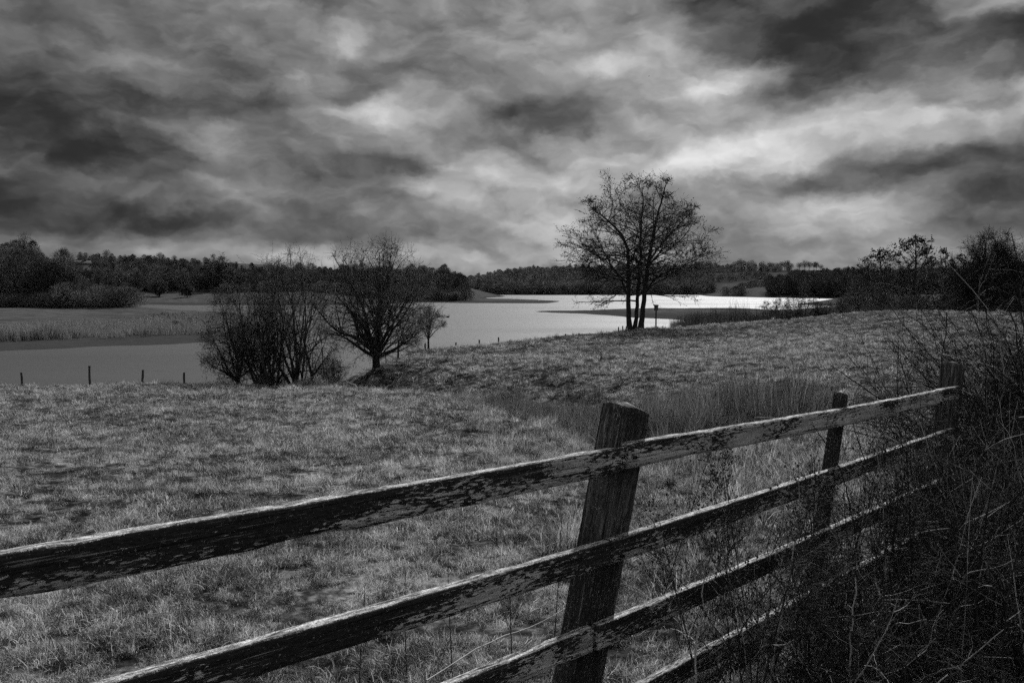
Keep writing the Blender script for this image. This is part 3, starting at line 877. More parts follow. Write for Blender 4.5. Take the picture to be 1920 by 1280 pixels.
def alder(name, base, stems, env, seed, label, group=None, n1=30, n2=11, n3=6, cones=2.2, cone=.055, tw=.010, scale=1.0, centre=0.0, tiers=0.0):
    """Spreading alder: laterals rise and level out to the crown outline, hung with cones."""
    rg = np.random.default_rng(seed); tr, cr = Tubes(), Tubes()
    ph = rg.random() * 6
    for k, (pts, r0) in enumerate(stems):
        pts = np.array(pts, float) * scale
        tt = np.linspace(0, len(pts) - 1, 26)
        P = np.stack([np.interp(tt, np.arange(len(pts)), pts[:, c]) for c in range(3)], 1)
        # smooth the polyline
        for _ in range(3): P[1:-1] = (P[:-2] + 2 * P[1:-1] + P[2:]) / 4
        P[1:] += rg.normal(size=P[1:].shape) * .03 * scale
        R = r0 * scale * (np.linspace(1, .10, 26) ** .9); R[0] *= 1.5; R[1] *= 1.15
        tr.add(P, R, 8, .3)
        s, d, pi, t, r = spawn(P[None], R[None], max(6, int(n1 * min(1, .35 + (P[-1, 2] - P[0, 2]) / (14 * scale)))), .18, 1.0, (45, 62), 0, rg, 1.15)
        az = rg.uniform(0, 2 * math.pi) + np.argsort(np.argsort(t)) * 2.399 + rg.normal(size=len(s)) * .3
        el = np.radians(lookup([(0, 16), (.3, 24), (.6, 38), (.85, 54), (1, 72)], t) + rg.normal(size=len(s)) * 7)
        d = np.stack([np.cos(az) * np.cos(el), np.sin(az) * np.cos(el), np.sin(el)], 1)
        # length that reaches the crown outline
        best = np.full(len(s), .4)
        for q in np.linspace(.4, 9 * scale, 40):
            e = s + d * q; e[:, 2] -= .018 * q * q / scale
            rad = np.hypot(e[:, 0] - centre * scale, e[:, 1])
            tier = 1 - tiers * (.5 + .5 * np.sin(e[:, 2] / scale * 3.3 + ph + 1.1 * np.cos(az)))
            ok = rad < lookup(env, e[:, 2] / scale) * scale * tier
            best = np.where(ok, q, best)
        best *= rg.uniform(.72, 1.03, len(s))
        P1 = grow(s, d, best, 9, .085, -.035, rg)
        top_ = P1[:, -1, 2] < env[-1][0] * scale + .1
        s, d, t, r, best, P1, az = s[top_], d[top_], t[top_], r[top_], best[top_], P1[top_], az[top_]
        R1 = taper(np.maximum(np.minimum(r * .55, .013 * best + .012), .012), 9, .25)
        tr.add(P1, R1, 5, rg.random(len(s)))
        c2 = np.maximum(3, (n2 * best / (4.5 * scale) + 3)).astype(int)
        s2, d2, p2, t2, r2 = spawn(P1, R1, c2, .3, 1.0, (30, 60), .75, rg)
        l2 = best[p2] * (.42 - .22 * t2) * rg.uniform(.6, 1.25, len(s2)) + .25
        P2 = grow(s2, d2, l2, 6, .13, .0, rg); R2 = taper(np.maximum(r2 * .55, tw * 1.3), 6, .4)
        cr.add(P2, R2, 3, rg.random(len(s2)) * .7)
        s3, d3, p3, t3, r3 = spawn(P2, R2, n3, .3, 1.0, (30, 65), .6, rg)
        l3 = rg.uniform(.22, .75, len(s3)) * scale ** .5
        P3 = grow(s3, d3, l3, 4, .18, -.02, rg); R3 = taper(np.full(len(s3), tw), 4, .6)
        cr.add(P3, R3, 3, rg.random(len(s3)) * .7)
        if cones:
            nn = int(len(s3) * cones); i = rg.integers(0, len(s3), nn)
            j = rg.integers(1, 4, nn)
            cr.blobs(P3[i, j] + rg.normal(size=(nn, 3)) * .02, rg.uniform(.5, 1.2, nn) * cone, rg.random(nn) * .6)
    return tree_object(name, base, tr, cr, label, 'tree', group, None, M_ALDER)


def thorn(name, base, h, w, seed, label, nstem=8, trunk_h=.7, spread=(5, 62), n1=12, n2=9, n3=5, tw=.010, trunk_r=.16, lean=(0, 0), top_wisps=0, cat='tree', group=None, mt=None, mc=None, low=.12, up=.05, fork=True):
    """Bushy bare tree: a short trunk forking into a fan of stems with dense wiry twigs."""
    rg = np.random.default_rng(seed); tr, cr = Tubes(), Tubes()
    if fork:
        tr.add(np.array([[0, 0, -.3], [0, 0, .1], [.04 * w * lean[0], 0, trunk_h * .6], [lean[0] * .3, lean[1] * .3, trunk_h * 1.15]]),
               np.array([trunk_r * 1.5, trunk_r * 1.1, trunk_r, trunk_r * .9]), 8, .3)
        s0 = np.array([lean[0] * .25, lean[1] * .25, trunk_h]) + rg.normal(size=(nstem, 3)) * trunk_r * np.array([.3, .3, .6])
    else:
        s0 = np.column_stack([rg.normal(size=(nstem, 2)) * w * .10, np.full(nstem, -.15)])
    az = np.arange(nstem) * 2.399 + rg.normal(size=nstem) * .4
    pol = np.radians(np.linspace(spread[0], spread[1], nstem) + rg.normal(size=nstem) * 4)
    d0 = np.stack([np.sin(pol) * np.cos(az) + lean[0] * .25, np.sin(pol) * np.sin(az) + lean[1] * .25, np.cos(pol)], 1)
    cz = trunk_h * low + (h - trunk_h * low) * .52; az_ = (h - cz); ax = w / 2

    def reach(s, d, mx):
        best = np.full(len(s), .15)
        for q in np.linspace(.15, mx, 40):
            e = s + d * q
            g = ((e[:, 0] - lean[0]) / ax) ** 2 + ((e[:, 1] - lean[1]) / ax) ** 2 + ((e[:, 2] - cz) / az_) ** 2
            best = np.where(g < 1, q, best)
        return best
    l0 = reach(s0, unit(d0), h * 1.1) * rg.uniform(.85, 1.05, nstem)
    P0 = grow(s0, d0, l0, 12, .10, up, rg)
    R0 = taper(rg.uniform(.4, .62, nstem) * trunk_r, 12, .12)
    tr.add(P0, R0, 6, .3)
    s, d, pi, t, r = spawn(P0, R0, n1, .12, 1.0, (25, 65), 0, rg)
    l = np.minimum(reach(s, d, h * .8), .62 * h * (1 - .55 * t)) * rg.uniform(.6, 1.08, len(s))
    P1 = grow(s, d, l, 8, .17, up * .5, rg); R1 = taper(np.maximum(np.minimum(r * .6, .008 * l + .012), .011), 8, .25)
    cr.add(P1, R1, 4, rg.random(len(s)) * .6)
    s, d, pi, t, r = spawn(P1, R1, n2, .15, 1.0, (30, 75), 0, rg)
    l = np.minimum(reach(s, d, h * .4) * 1.12 + .1, .35 * (l[pi] * (1.1 - .6 * t)) + .25) * rg.uniform(.6, 1.2, len(s))
    P2 = grow(s, d, l, 5, .2, 0, rg); R2 = taper(np.maximum(r * .5, tw), 5, .45)
    cr.add(P2, R2, 3, rg.random(len(s)) * .8)
    if n3:
        s, d, pi, t, r = spawn(P2, R2, n3, .15, 1.0, (35, 80), 0, rg)
        l = rg.uniform(.15, .6, len(s)) * (h / 6)
        cr.add(grow(s, d, l, 3, .2, 0, rg), taper(np.full(len(s), tw * .8), 3, .6), 3, rg.random(len(s)))
    if top_wisps:
        i = rg.integers(0, len(P1), top_wisps)
        s = P1[i, -1]; s = s[s[:, 2] > h * .55]
        if len(s):
            cr.add(grow(s, np.tile([0, 0, 1.], (len(s), 1)) + rg.normal(size=(len(s), 3)) * .22, rg.uniform(.5, 1.3, len(s)) * h * .22, 5, .08, .03, rg),
                   taper(np.full(len(s), tw), 5, .5), 3, .9)
    return tree_object(name, base, tr, cr, label, cat, group, mt, mc)


# the tall three-stemmed alder on the crest
K = .0482 / 3.766 * (1 / 1.0)


def cx(x, y): return ((x - 640) * K, 0.0, (1200 - y) * K)


def stem(pts, ys):
    return [(cx(x, y)[0], yy, cx(x, y)[2]) for (x, y), yy in zip(pts, ys)]


ALDER_STEMS = [
    (stem([(600, 1205), (592, 1060), (590, 900), (588, 750), (585, 600), (530, 510), (450, 430), (360, 370), (300, 310)], [0, -.1, -.2, -.3, -.3, -.4, -.5, -.5, -.4]), .24),
    (stem([(640, 1205), (655, 1040), (668, 880), (680, 740), (686, 580), (684, 430), (700, 300), (690, 190)], [.1, .3, .4, .5, .6, .6, .5, .4]), .19),
    (stem([(682, 1205), (700, 1000), (718, 850), (735, 700), (768, 520), (795, 380), (830, 250), (860, 130)], [-.1, -.1, 0, 0, .1, .1, .0, -.1]), .24),
    (stem([(590, 960), (560, 880), (520, 800), (440, 700), (340, 640), (240, 610)], [-.1, .1, .3, .6, .9, 1.2]), .10),
    (stem([(735, 720), (790, 620), (880, 520), (970, 420), (1040, 340)], [0, -.3, -.6, -.8, -1.]), .11),
    (stem([(710, 930), (770, 830), (880, 770), (1000, 740), (1140, 720)], [0, -.4, -.7, -1.1, -1.4]), .11),
]
ALDER_ENV = [(2.0, 4.0), (3.0, 6.2), (4.2, 7.6), (5.2, 8.8), (6.2, 9.2), (7.2, 8.6), (8.2, 7.2), (9.2, 6.5), (10.4, 6.0), (11.4, 4.9), (12.1, 3.2), (13.0, 2.3), (13.8, 1.4), (14.1, .1)]
alder('alder_tree', ground_at(1190, 72), ALDER_STEMS, ALDER_ENV, 6, 'tall three-stemmed alder standing alone on the crest above the lake', n1=26, n2=10, n3=7, centre=.2, cones=1.1, cone=.04, tw=.0105, tiers=.30)

# hawthorns by the ditch mouth
thorn('hawthorn_tree', ground_at(705, 43), tall(705, 446, 43), 6.6, 17, 'round leafless hawthorn with one thick forked trunk beside the ditch', nstem=17, trunk_h=.75, n1=14, n2=10, n3=3, up=.03, trunk_r=.2, lean=(-.1, 0), tw=.0075, low=-.4, spread=(4, 74))
thorn('hawthorn_tree', ground_at(445, 38.6), tall(445, 540, 38.6), 3.2, 12, 'low leafless thorn leaning over the water at the left of the clump', nstem=12, trunk_h=.35, n1=11, n2=7, n3=3, trunk_r=.11, lean=(-.25, 0), tw=.008, spread=(8, 66))
thorn('hawthorn_tree', ground_at(486, 39.5), tall(486, 474, 39.5), 4.6, 13, 'bushy leafless thorn with crowded thin stems in the middle of the clump', nstem=13, trunk_h=.5, n1=12, n2=8, n3=3, trunk_r=.13, fork=False, tw=.007, top_wisps=14, spread=(2, 38))
thorn('hawthorn_tree', ground_at(550, 39), tall(550, 466, 39), 5.2, 14, 'tall many-stemmed thorn with pale whippy shoots on top of the clump', nstem=14, trunk_h=.5, n1=12, n2=8, n3=3, trunk_r=.15, fork=False, tw=.007, top_wisps=30, spread=(2, 38))
thorn('sapling', ground_at(803, 56), tall(803, 572, 56), 2.7, 15, 'small slender sapling on the bank right of the hawthorn', nstem=10, trunk_h=.8, n1=8, n2=7, n3=2, trunk_r=.07, tw=.009, spread=(3, 50))
# right-hand group
RS = tall(1712, 450, 108) / 10.5
R_ENV = [(2.5, 2.5), (3.5, 4.0), (5, 5.4), (6.5, 5.6), (8, 4.4), (9.2, 3.0), (10.3, 1.2), (10.6, .1)]
alder('alder_tree', ground_at(1712, 108), [([(0, 0, -.3), (.05, 0, 2.5), (0, .1, 5), (.1, 0, 8), (0, 0, 10.2)], .26)], R_ENV, 21, 'dark flat-topped alder with one straight trunk right of the lake', n1=36, n2=9, n3=6, cones=1.4, cone=.09, tw=.016, scale=RS * 1.03, tiers=.3)
alder('alder_tree', ground_at(1655, 112), [([(0, 0, -.3), (.2, 0, 2.5), (.0, .1, 5), (-.3, 0, 7), (-.6, 0, 9)], .2), ([(0, 0, .5), (-.8, 0, 3), (-1.8, 0, 6), (-2.6, 0, 7.4)], .14)], [(a * .9, b * .95) for a, b in R_ENV], 22,
      'dark spreading alder with tiered branches nearest the water', n1=24, n2=9, n3=6, cones=1.2, cone=.09, tw=.016, tiers=.4, scale=tall(1655, 466, 112) / 9.4)
thorn('ash_tree', ground_at(1848, 100), tall(1848, 430, 100), 9.0, 23, 'tall bare tree with a fan of upswept branches at the right', nstem=18, trunk_h=2.6, n1=14, n2=10, n3=5, trunk_r=.34, tw=.018, spread=(2, 66), up=.07, mc=M_ALDER)
thorn('ash_tree', ground_at(1945, 96), tall(1945, 452, 96), 8.0, 24, 'bare bushy tree cut off by the right edge of the view', nstem=13, trunk_h=1.8, n1=12, n2=9, n3=3, trunk_r=.26, tw=.018, spread=(2, 60), up=.06, mc=M_ALDER)
alder('alder_tree', ground_at(1768, 118), [([(0, 0, -.3), (.1, 0, 3), (0, 0, 6), (.1, 0, 9.0)], .14)], [(2, .8), (5, 1.9), (7, 1.7), (9.2, .3)], 25, 'slim young alder behind the flat-topped alder', n1=26, n2=7, n3=6, cones=2, cone=.10, tw=.018, scale=tall(1768, 468, 118) / 9.1)
alder('alder_tree', ground_at(1792, 122), [([(0, 0, -.3), (.1, 0, 3), (0, 0, 6), (.1, 0, 8.4)], .14)], [(2, 1.2), (5, 2.6), (7, 2.2), (8.6, .3)], 26, 'short ragged alder between the flat-topped alder and the tall bare tree', n1=26, n2=7, n3=6, cones=1, cone=.10, tw=.018, scale=tall(1792, 482, 122) / 8.5)
for k, (px, Y, h, w, lab) in enumerate([(1455, 92, 558, 4.2, 'low leafless shrub at the water edge right of the reeds'), (1505, 90, 552, 5.0, 'wide leafless shrub in front of the bright water'),
                                        (1545, 90, 564, 3.2, 'small leafless shrub just left of the dark thicket'), (1640, 99, 520, 5.5, 'dense dark shrub below the tiered alder'),
                                        (1600, 101, 535, 4.5, 'dark shrub at the left end of the thicket'),
                                        (622, 42.5, 668, 2.6, 'low tangle of scrub between the thorn clump and the hawthorn'), (500, 38, 700, 3.2, 'low scrub at the foot of the thorn clump')]):
    thorn('shrub', ground_at(px, Y), tall(px, h, Y), w, 40 + k, lab, nstem=16, trunk_h=.15, n1=10, n2=6, n3=2, trunk_r=.06 if Y > 50 else .02, fork=False, tw=.014 if Y > 50 else .006, spread=(3, 60), cat='shrub', group='shrubs beside the lake')
# trees that rise out of the far woods
for k, (px, Y, h, w, lab) in enumerate([(52, 372, 434, 11, 'bare tree standing up from the wooded hilltop'), (415, 470, 474, 15, 'big round bare tree above the left shore woods'),
                                        (352, 425, 528, 9, 'dark bush on the open strip behind the left water'), (300, 432, 522, 10, 'dark rounded bush left of the open strip'), (270, 470, 512, 10, 'black evergreen bush in front of the left woods')]):
    h = tall(px, h, Y)
    thorn('bare_tree' if k < 2 else 'shore_bush', ground_at(px, Y), h, w, 60 + k, lab, nstem=12, trunk_h=h * (.2 if k < 2 else .08), n1=11, n2=8, n3=0 if k == 0 else 4, trunk_r=.3, tw=.06 if k else .04, spread=(3, 55 if k < 2 else 75), cat='tree' if k < 2 else 'bush')


def copies(name, mesh_list, spots, m, label, cat, group):
    """Far individual trees: one trunk-and-crown mesh pair shared between the copies."""
    for k, (px, Y, s, lift) in enumerate(spots):
        g = ground_at(px, Y)
        me = mesh_list[k % len(mesh_list)]
        t = empty(name, g); tag(t, label if isinstance(label, str) else label[k], cat, group)
        t.scale = (s, s, s * rng.uniform(.9, 1.15)); t.rotation_euler.z = rng.uniform(0, 6.28)
        link('trunk', me[0], M_BARK, t); link('crown', me[1], m, t)


def far_tree(seed, h, w, th, n=700, size=.55):
    rg = np.random.default_rng(seed); a, b = Tubes(), Tubes()
    a.add(np.array([[0, 0, -1.5], [0, 0, th], [.1, .1, h * .75]]), np.array([h * .028, h * .022, h * .008]), 6, .3)
    nb = 10; az = rg.uniform(0, 6.28, nb)
    e = np.stack([np.cos(az) * w * .35, np.sin(az) * w * .35, rg.uniform(.55, .95, nb) * h], 1)
    s = np.stack([np.zeros(nb), np.zeros(nb), rg.uniform(th * .8, h * .5, nb)], 1)
    a.add(np.stack([s, (s + e) / 2, e], 1), taper(np.full(nb, h * .012), 3, .3), 4, .3)
    p = unit(rg.normal(size=(n, 3))) * (rg.random(n) ** .45)[:, None] * np.array([w / 2, w / 2, (h - th) / 2]) + np.array([0, 0, (h + th) / 2])
    d = unit(p - np.array([0, 0, th])) + rg.normal(size=p.shape) * .4
    b.add(grow(p, d, rg.uniform(.6, 1.5, n) * size * 2, 3, .2, 0, rg), taper(np.full(n, size * .14), 3, .4), 3, rg.random(n))
    ma, mb = a.mesh('far_trunk'), b.mesh('far_crown')
    return ma, mb


FT = [far_tree(300 + i, 13, 9 + i % 3, 3.5) for i in range(4)]
ridge = [(1300 + k * 7.6 + (8 if k > 24 else 0) + rng.normal() * 1.4, 1300 + rng.normal() * 8, rng.uniform(.85, 1.3) * (.8 if k < 10 else 1), 0) for k in range(31)]
copies('ridge_tree', FT, ridge, M_WOODS, 'round-headed bare tree in the row along the far ridge', 'tree', 'row of bare trees on the far ridge')
copies('hilltop_tree', FT, [(1026, 1170, .8, 0), (1038, 1170, .95, 0), (1012, 1160, .7, 0)], M_WOODS_HAZED,
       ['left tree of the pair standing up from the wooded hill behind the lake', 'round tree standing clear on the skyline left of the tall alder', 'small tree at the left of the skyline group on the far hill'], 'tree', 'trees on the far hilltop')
copies('skyline_tree', FT, [(188, 800, .6, 0), (204, 800, .75, 0), (238, 800, .4, 0), (255, 800, .5, 0), (282, 800, .45, 0), (303, 800, .7, 0), (330, 800, .5, 0)], M_WOODS, 'small tree on the field skyline behind the long house', 'tree', 'small trees on the left skyline')


# ------------------------------------------------------------------ the long house on the hillside
def box(x0, x1, y0, y1, z0, z1):
    v = np.array([[x0, y0, z0], [x1, y0, z0], [x1, y1, z0], [x0, y1, z0], [x0, y0, z1], [x1, y0, z1], [x1, y1, z1], [x0, y1, z1]], float)
    q = np.array([[0, 3, 2, 1], [4, 5, 6, 7], [0, 1, 5, 4], [1, 2, 6, 5], [2, 3, 7, 6], [3, 0, 4, 7]])
    return v, q


def box_mesh(name, *b):
    v, q = box(*b); return fast_mesh(name, v, [q], False)


def flat_mat(name, v, rough=.8): return mat(name, [(.3, v * .85), (.7, v * 1.15)], 1.5, rough=rough)


def house():
    p = at(143, 510, 330)
    h = empty('long_house', p); tag(h, 'long low house with a dark slate roof among the trees on the hillside', 'house')
    Mw, Mr, Mg, Mf = flat_mat('render_wall', .05), flat_mat('slate', .05, .95), flat_mat('window_glass', .5, .2), flat_mat('window_frame', .45)
    h.rotation_euler.z = math.radians(31)
    L_, D_, hw = 11.0, 7.0, 2.9
    link('wall', box_mesh('house_wall', -L_ / 2, L_ / 2, 0, D_, -2.5, hw), Mw, h)
    v = np.array([[-L_ / 2 - .3, -.4, hw], [L_ / 2 + .3, -.4, hw], [L_ / 2 + .3, D_ + .4, hw], [-L_ / 2 - .3, D_ + .4, hw], [-L_ / 2 - .3, D_ / 2, hw + 2.0], [L_ / 2 + .3, D_ / 2, hw + 2.0]])
    r = link('roof', fast_mesh('house_roof', v, [np.array([[0, 1, 5, 4], [2, 3, 4, 5], [0, 3, 2, 1]]), np.array([[0, 4, 3], [1, 2, 5]])], False), Mr, h)
    link('chimney', box_mesh('chimney', 3.2, 4.0, 3.0, 4.0, hw + 1.2, hw + 2.8), Mw, r)
    wm, fm = box_mesh('window_pane', -.45, .45, -.03, .05, -.5, .5), box_mesh('window_sill', -.6, .6, -.12, .02, -.68, -.55)
    for x in (-4.2, -2.5, -.8, 1.0, 2.8, 4.4):
        w = link('window', wm, Mg, h, (x, -.03, 1.5)); link('sill', fm, Mf, w)


house()


# ------------------------------------------------------------------ stakes along the shore, bird box, raft, branch, bird
def stake_mesh(name, hgt, r=.05, seed=0):
    rg = np.random.default_rng(seed); tb = Tubes()
    z = np.linspace(-.5, hgt, 7); P = np.column_stack([rg.normal(size=7) * .006, rg.normal(size=7) * .006, z])
    R = np.full(7, r) * rg.uniform(.92, 1.06, 7)
    tb.add(P, R, 8, .5)
    k = 8; a = np.arange(k) * 2 * math.pi / k
    tb.add_faces(np.vstack([np.column_stack([np.cos(a) * R[-1], np.sin(a) * R[-1], np.full(k, hgt)]), [[.01, 0, hgt + .02]]]), tris=[[i, (i + 1) % k, k] for i in range(k)], tone=.7)
    return tb.mesh(name)


STAKES = [(38, 724, 39.5, 698, 'leftmost fence stake standing at the edge of the near water'), (164, 718, 40, 686, 'tallest fence stake on the left, leaning a little'), (262, 717, 40.5, 693, 'third fence stake from the left against the water'),
          (342, 714, 41, 698, 'short fence stake nearest the left thorn clump'), (746, 668, 47, 648, 'stake under the right side of the hawthorn'), (797, 657, 55.5, 644, 'stake just left of the sapling trunk'),
          (855, 651, 58.5, 643, 'small stake right of the sapling'), (899, 644, 61, 637, 'stake on the field edge between sapling and alder, left one of the pair'), (935, 640, 62, 632, 'taller stake on the field edge, right one of the pair'),
          (1060, 630, 66, 626, 'stub of a stake on the crest left of the alder'), (1160, 622, 72, 613, 'left stake of two beside the alder trunk'), (1168, 621, 72.5, 611, 'right stake of two beside the alder trunk'), (1243, 617, 76, 611, 'low stake right of the bird box pole')]
for k, (px, py, Y, top, lab) in enumerate(STAKES):
    g = ground_at(px, Y); hgt = max(.35, at(px, top, Y).z - g.z)
    o = link('fence_stake', stake_mesh('fence_stake', hgt, .055 if Y < 45 else .06, 500 + k), M_STAKE, None, g)
    o.rotation_euler = (rng.normal() * .03, rng.normal() * .05 if k != 1 else -.06, rng.uniform(0, 6))
    tag(o, lab, 'post', 'old fence stakes along the shore')


def bird_box():
    g = ground_at(1230, 76)
    t = empty('bird_box', g); tag(t, 'bird box on a tall dark pole right of the alder', 'bird box')
    zt = at(1230, 582, 76).z - g.z
    tb = Tubes(); tb.add(np.array([[0, 0, -.5], [0, 0, zt]]), np.array([.07, .07]), 8); link('pole', tb.mesh('pole'), M_STAKE, t)
    b = link('nest_box', box_mesh('nest_box', -.17, .17, -.16, .16, zt, zt + .45), flat_mat('box_wood', .16), t)
    v = np.array([[-.23, -.22, zt + .445], [.23, -.22, zt + .445], [.23, .22, zt + .52], [-.23, .22, zt + .52], [-.23, -.22, zt + .48], [.23, -.22, zt + .48], [.23, .22, zt + .56], [-.23, .22, zt + .56]])
    link('lid', fast_mesh('lid', v, [box(0, 1, 0, 1, 0, 1)[1]], False), M_STAKE, b)


bird_box()


def raft():
    X, Y = on_water(831, 595)
    t = empty('raft', (X, Y, WATER)); tag(t, 'small dark raft lying on the water behind the sapling', 'raft')
    for k in range(5): link('plank', box_mesh('raft_plank', -1.7, 1.7, k * .62 - 1.5, k * .62 - .95, .25, .36 + .02 * (k % 2)), M_STAKE, t)
    for s in (-1, 1): link('float', box_mesh('raft_float', s * 1.2 - .25, s * 1.2 + .25, -1.45, 1.45, -.2, .246), M_STAKE, t)
    for s in (-1.5, -.3, .4, 1.5):
        tb = Tubes(); tb.add(np.array([[s, 0, .3], [s, 0, .75]]), np.array([.05, .05]), 6); link('post', tb.mesh('raft_post'), M_STAKE, t)


raft()


def dead_branch(name, pts, r, label, m, twigs=5, seed=0):
    rg = np.random.default_rng(seed); P = np.array([list(p) for p in pts]); tt = np.linspace(0, len(P) - 1, 12)
    P = np.stack([np.interp(tt, np.arange(len(P)), P[:, c]) for c in range(3)], 1); P[1:-1] += rg.normal(size=(10, 3)) * r * .8
    b = P[0].copy(); tb = Tubes(); R = np.linspace(r, r * .35, 12); tb.add(P - b, R, 6, .6)
    s, d, pi, t, rr = spawn((P - b)[None], R[None], twigs, .3, .95, (30, 60), 0, rg)
    tb.add(grow(s, d, rg.uniform(4, 12, twigs) * r, 5, .15, .05, rg), taper(rr * .6, 5, .4), 5)
    return tag(link(name, tb.mesh(name), m, None, b), label, 'branch')


g = ground_at(682, 36.5)
dead_branch('fallen_branch', [g + Vector((0, 0, .0)), g + Vector((-.5, .3, .45)), g + Vector((-.9, .4, .62)), g + Vector((-1.05, .45, .7))], .05, 'pale fallen branch sticking out of the ditch edge below the hawthorn', M_STRAW, 3, 1)
g = ground_at(1583, 20.8)
dead_branch('dead_stalk', [g, g + Vector((.12, .05, .25)), g + Vector((.28, .1, .55))], .022, 'pale dead stalk standing in the right-hand field', M_STRAW, 2, 2)


def bird():
    p = at(1217, 143, 230)
    t = empty('bird', p); tag(t, 'tiny dark bird gliding high in the cloudy sky', 'bird')
    # body with wings: one continuous lofted mesh, wings raised and swept
    n = 17; xs = np.linspace(-.45, .45, n); v = []
    for x in xs:
        a = abs(x) / .45; c = .11 * (1 - a * .75) + (.16 * max(0, 1 - a / .12)); th = .012 + .05 * max(0, 1 - a / .14)
        z = .09 * math.sin(a * 2.2) + x * .12; y0 = -.05 * a
        v += [[x, y0 + c, z], [x, y0, z + th], [x, y0 - c, z], [x, y0, z - th]]
    i = np.arange(n * 4).reshape(n, 4); nx = np.roll(i, -1, 1)
    q = np.stack([i[:-1], nx[:-1], nx[1:], i[1:]], -1).reshape(-1, 4)
    link('body', fast_mesh('bird_body', np.array(v), [q]), flat_mat('feather', .05), t)


bird()

# ------------------------------------------------------------------ the post and rail fence
def fence_material(name, post=False):
    """Weathered dark paint flaking off grey wood; grain runs along local X."""
    m = bpy.data.materials.new(name); m.use_nodes = True
    nt = m.node_tree; N, L = nt.nodes.new, nt.links.new
    b = nt.nodes['Principled BSDF']; b.inputs['Roughness'].default_value = .8; b.inputs['Specular IOR Level'].default_value = .2
    tc = N('ShaderNodeTexCoord').outputs['Object']; oi = N('ShaderNodeObjectInfo')
    off = N('ShaderNodeVectorMath'); off.operation = 'MULTIPLY_ADD'
    cr = N('ShaderNodeCombineXYZ'); L(oi.outputs['Random'], cr.inputs[0]); L(oi.outputs['Random'], cr.inputs[1]); L(oi.outputs['Random'], cr.inputs[2])
    L(cr.outputs[0], off.inputs[0]); off.inputs[1].default_value = (37, 11, 23); L(tc, off.inputs[2]); vec = off.outputs[0]

    def noise(scale, stretch, det=6, rough=.6, dist=0.):
        mp = N('ShaderNodeMapping'); L(vec, mp.inputs[0]); mp.inputs['Scale'].default_value = stretch
        n = N('ShaderNodeTexNoise'); L(mp.outputs[0], n.inputs['Vector']); n.inputs['Scale'].default_value = scale
        n.inputs['Detail'].default_value = det; n.inputs['Roughness'].default_value = rough; n.inputs['Distortion'].default_value = dist
        return n.outputs[0]

    def ramp(f, stops):
        r = N('ShaderNodeValToRGB'); L(f, r.inputs[0]); e = r.color_ramp.elements
        while len(e) < len(stops): e.new(.5)
        for k, (p, v) in enumerate(stops): e[k].position = p; e[k].color = (v, v, v, 1)
        return r.outputs[0]

    def ma(a, b_, c, op='MULTIPLY_ADD'):
        n = N('ShaderNodeMath'); n.operation = op
        for i, v in enumerate((a, b_, c)):
            if v is None: continue
            if isinstance(v, (int, float)): n.inputs[i].default_value = v
            else: L(v, n.inputs[i])
        return n.outputs[0]
    sz = N('ShaderNodeSeparateXYZ'); L(tc, sz.inputs[0]); sepz = sz.outputs[2]
    grain = noise(60, (.06, 1, 1), 5, .65)
    wood_c = ramp(grain, [(.3, .2), (.5, .42), (.7, .68)] if not post else [(.3, .015), (.5, .06), (.75, .22)])
    # flakes of dark coating: broad patches cut by cracks that follow the grain
    patch = noise(5, (.35, 1, 1), 3, .55, .6)
    crack = noise(120, (.22, 1, 1), 4, .65, .3)
    cover = ramp(ma(oi.outputs['Random'], .22, ma(sepz, -1.6 if not post else 0.0, ma(crack, 1.25, ma(patch, 1.15, -.83 if not post else -.72)))), [(.54, 1), (.59, 0)] if not post else [(.5, 1), (.62, 0)])
    dark = ramp(noise(150, (.3, 1, 1), 3), [(.35, .012), (.7, .035)])
    mx = N('ShaderNodeMix'); mx.data_type = 'RGBA'; L(cover, mx.inputs[0]); L(wood_c, mx.inputs[6]); L(dark, mx.inputs[7])
    gl = ramp(noise(110, (.018, 1, 1), 3, .6), [(.36, 1), (.40, 0)])
    mg = N('ShaderNodeMix'); mg.data_type = 'RGBA'; L(gl, mg.inputs[0]); L(mx.outputs[2], mg.inputs[6]); mg.inputs[7].default_value = (.008, .008, .008, 1)
    gh = ramp(noise(130, (.03, 1, 1), 4, .7), [(.60, 0), (.66, 1)])
    mh = N('ShaderNodeMix'); mh.data_type = 'RGBA'; L(gh, mh.inputs[0]); L(mg.outputs[2], mh.inputs[6]); mh.inputs[7].default_value = (.22, .22, .22, 1)
    # lichen crust on surfaces that look up, specks elsewhere
    nrm = N('ShaderNodeNewGeometry').outputs['Normal']; sp = N('ShaderNodeSeparateXYZ'); L(nrm, sp.inputs[0])
    upf = N('ShaderNodeMapRange'); L(sp.outputs[2], upf.inputs[0]); upf.inputs[1].default_value = .55; upf.inputs[2].default_value = .95
    spk = noise(95, (1, 1, 1), 5, .7)
    lich = ramp(ma(upf.outputs[0], .17, spk), [(.60, 0), (.68, 1)] if not post else [(.56, 0), (.66, 1)])
    if post: lich = ma(lich, ramp(noise(9, (1, 1, 1), 3), [(.42, 0), (.56, 1)]), None, 'MULTIPLY')
    lc = ramp(noise(180, (1, 1, 1), 3), [(.3, .22), (.7, .55)])
    m2 = N('ShaderNodeMix'); m2.data_type = 'RGBA'; L(lich, m2.inputs[0]); L(mh.outputs[2], m2.inputs[6]); L(lc, m2.inputs[7])
    # the worn upper arris has lost its coating
    wear = ramp(ma(upf.outputs[0], 1.0, ma(crack, .8, -.75)), [(.30, 0), (.5, 1)])
    w3 = ramp(noise(85, (.14, 1, 1), 5, .75), [(.40, .02), (.5, .30), (.62, .72)])
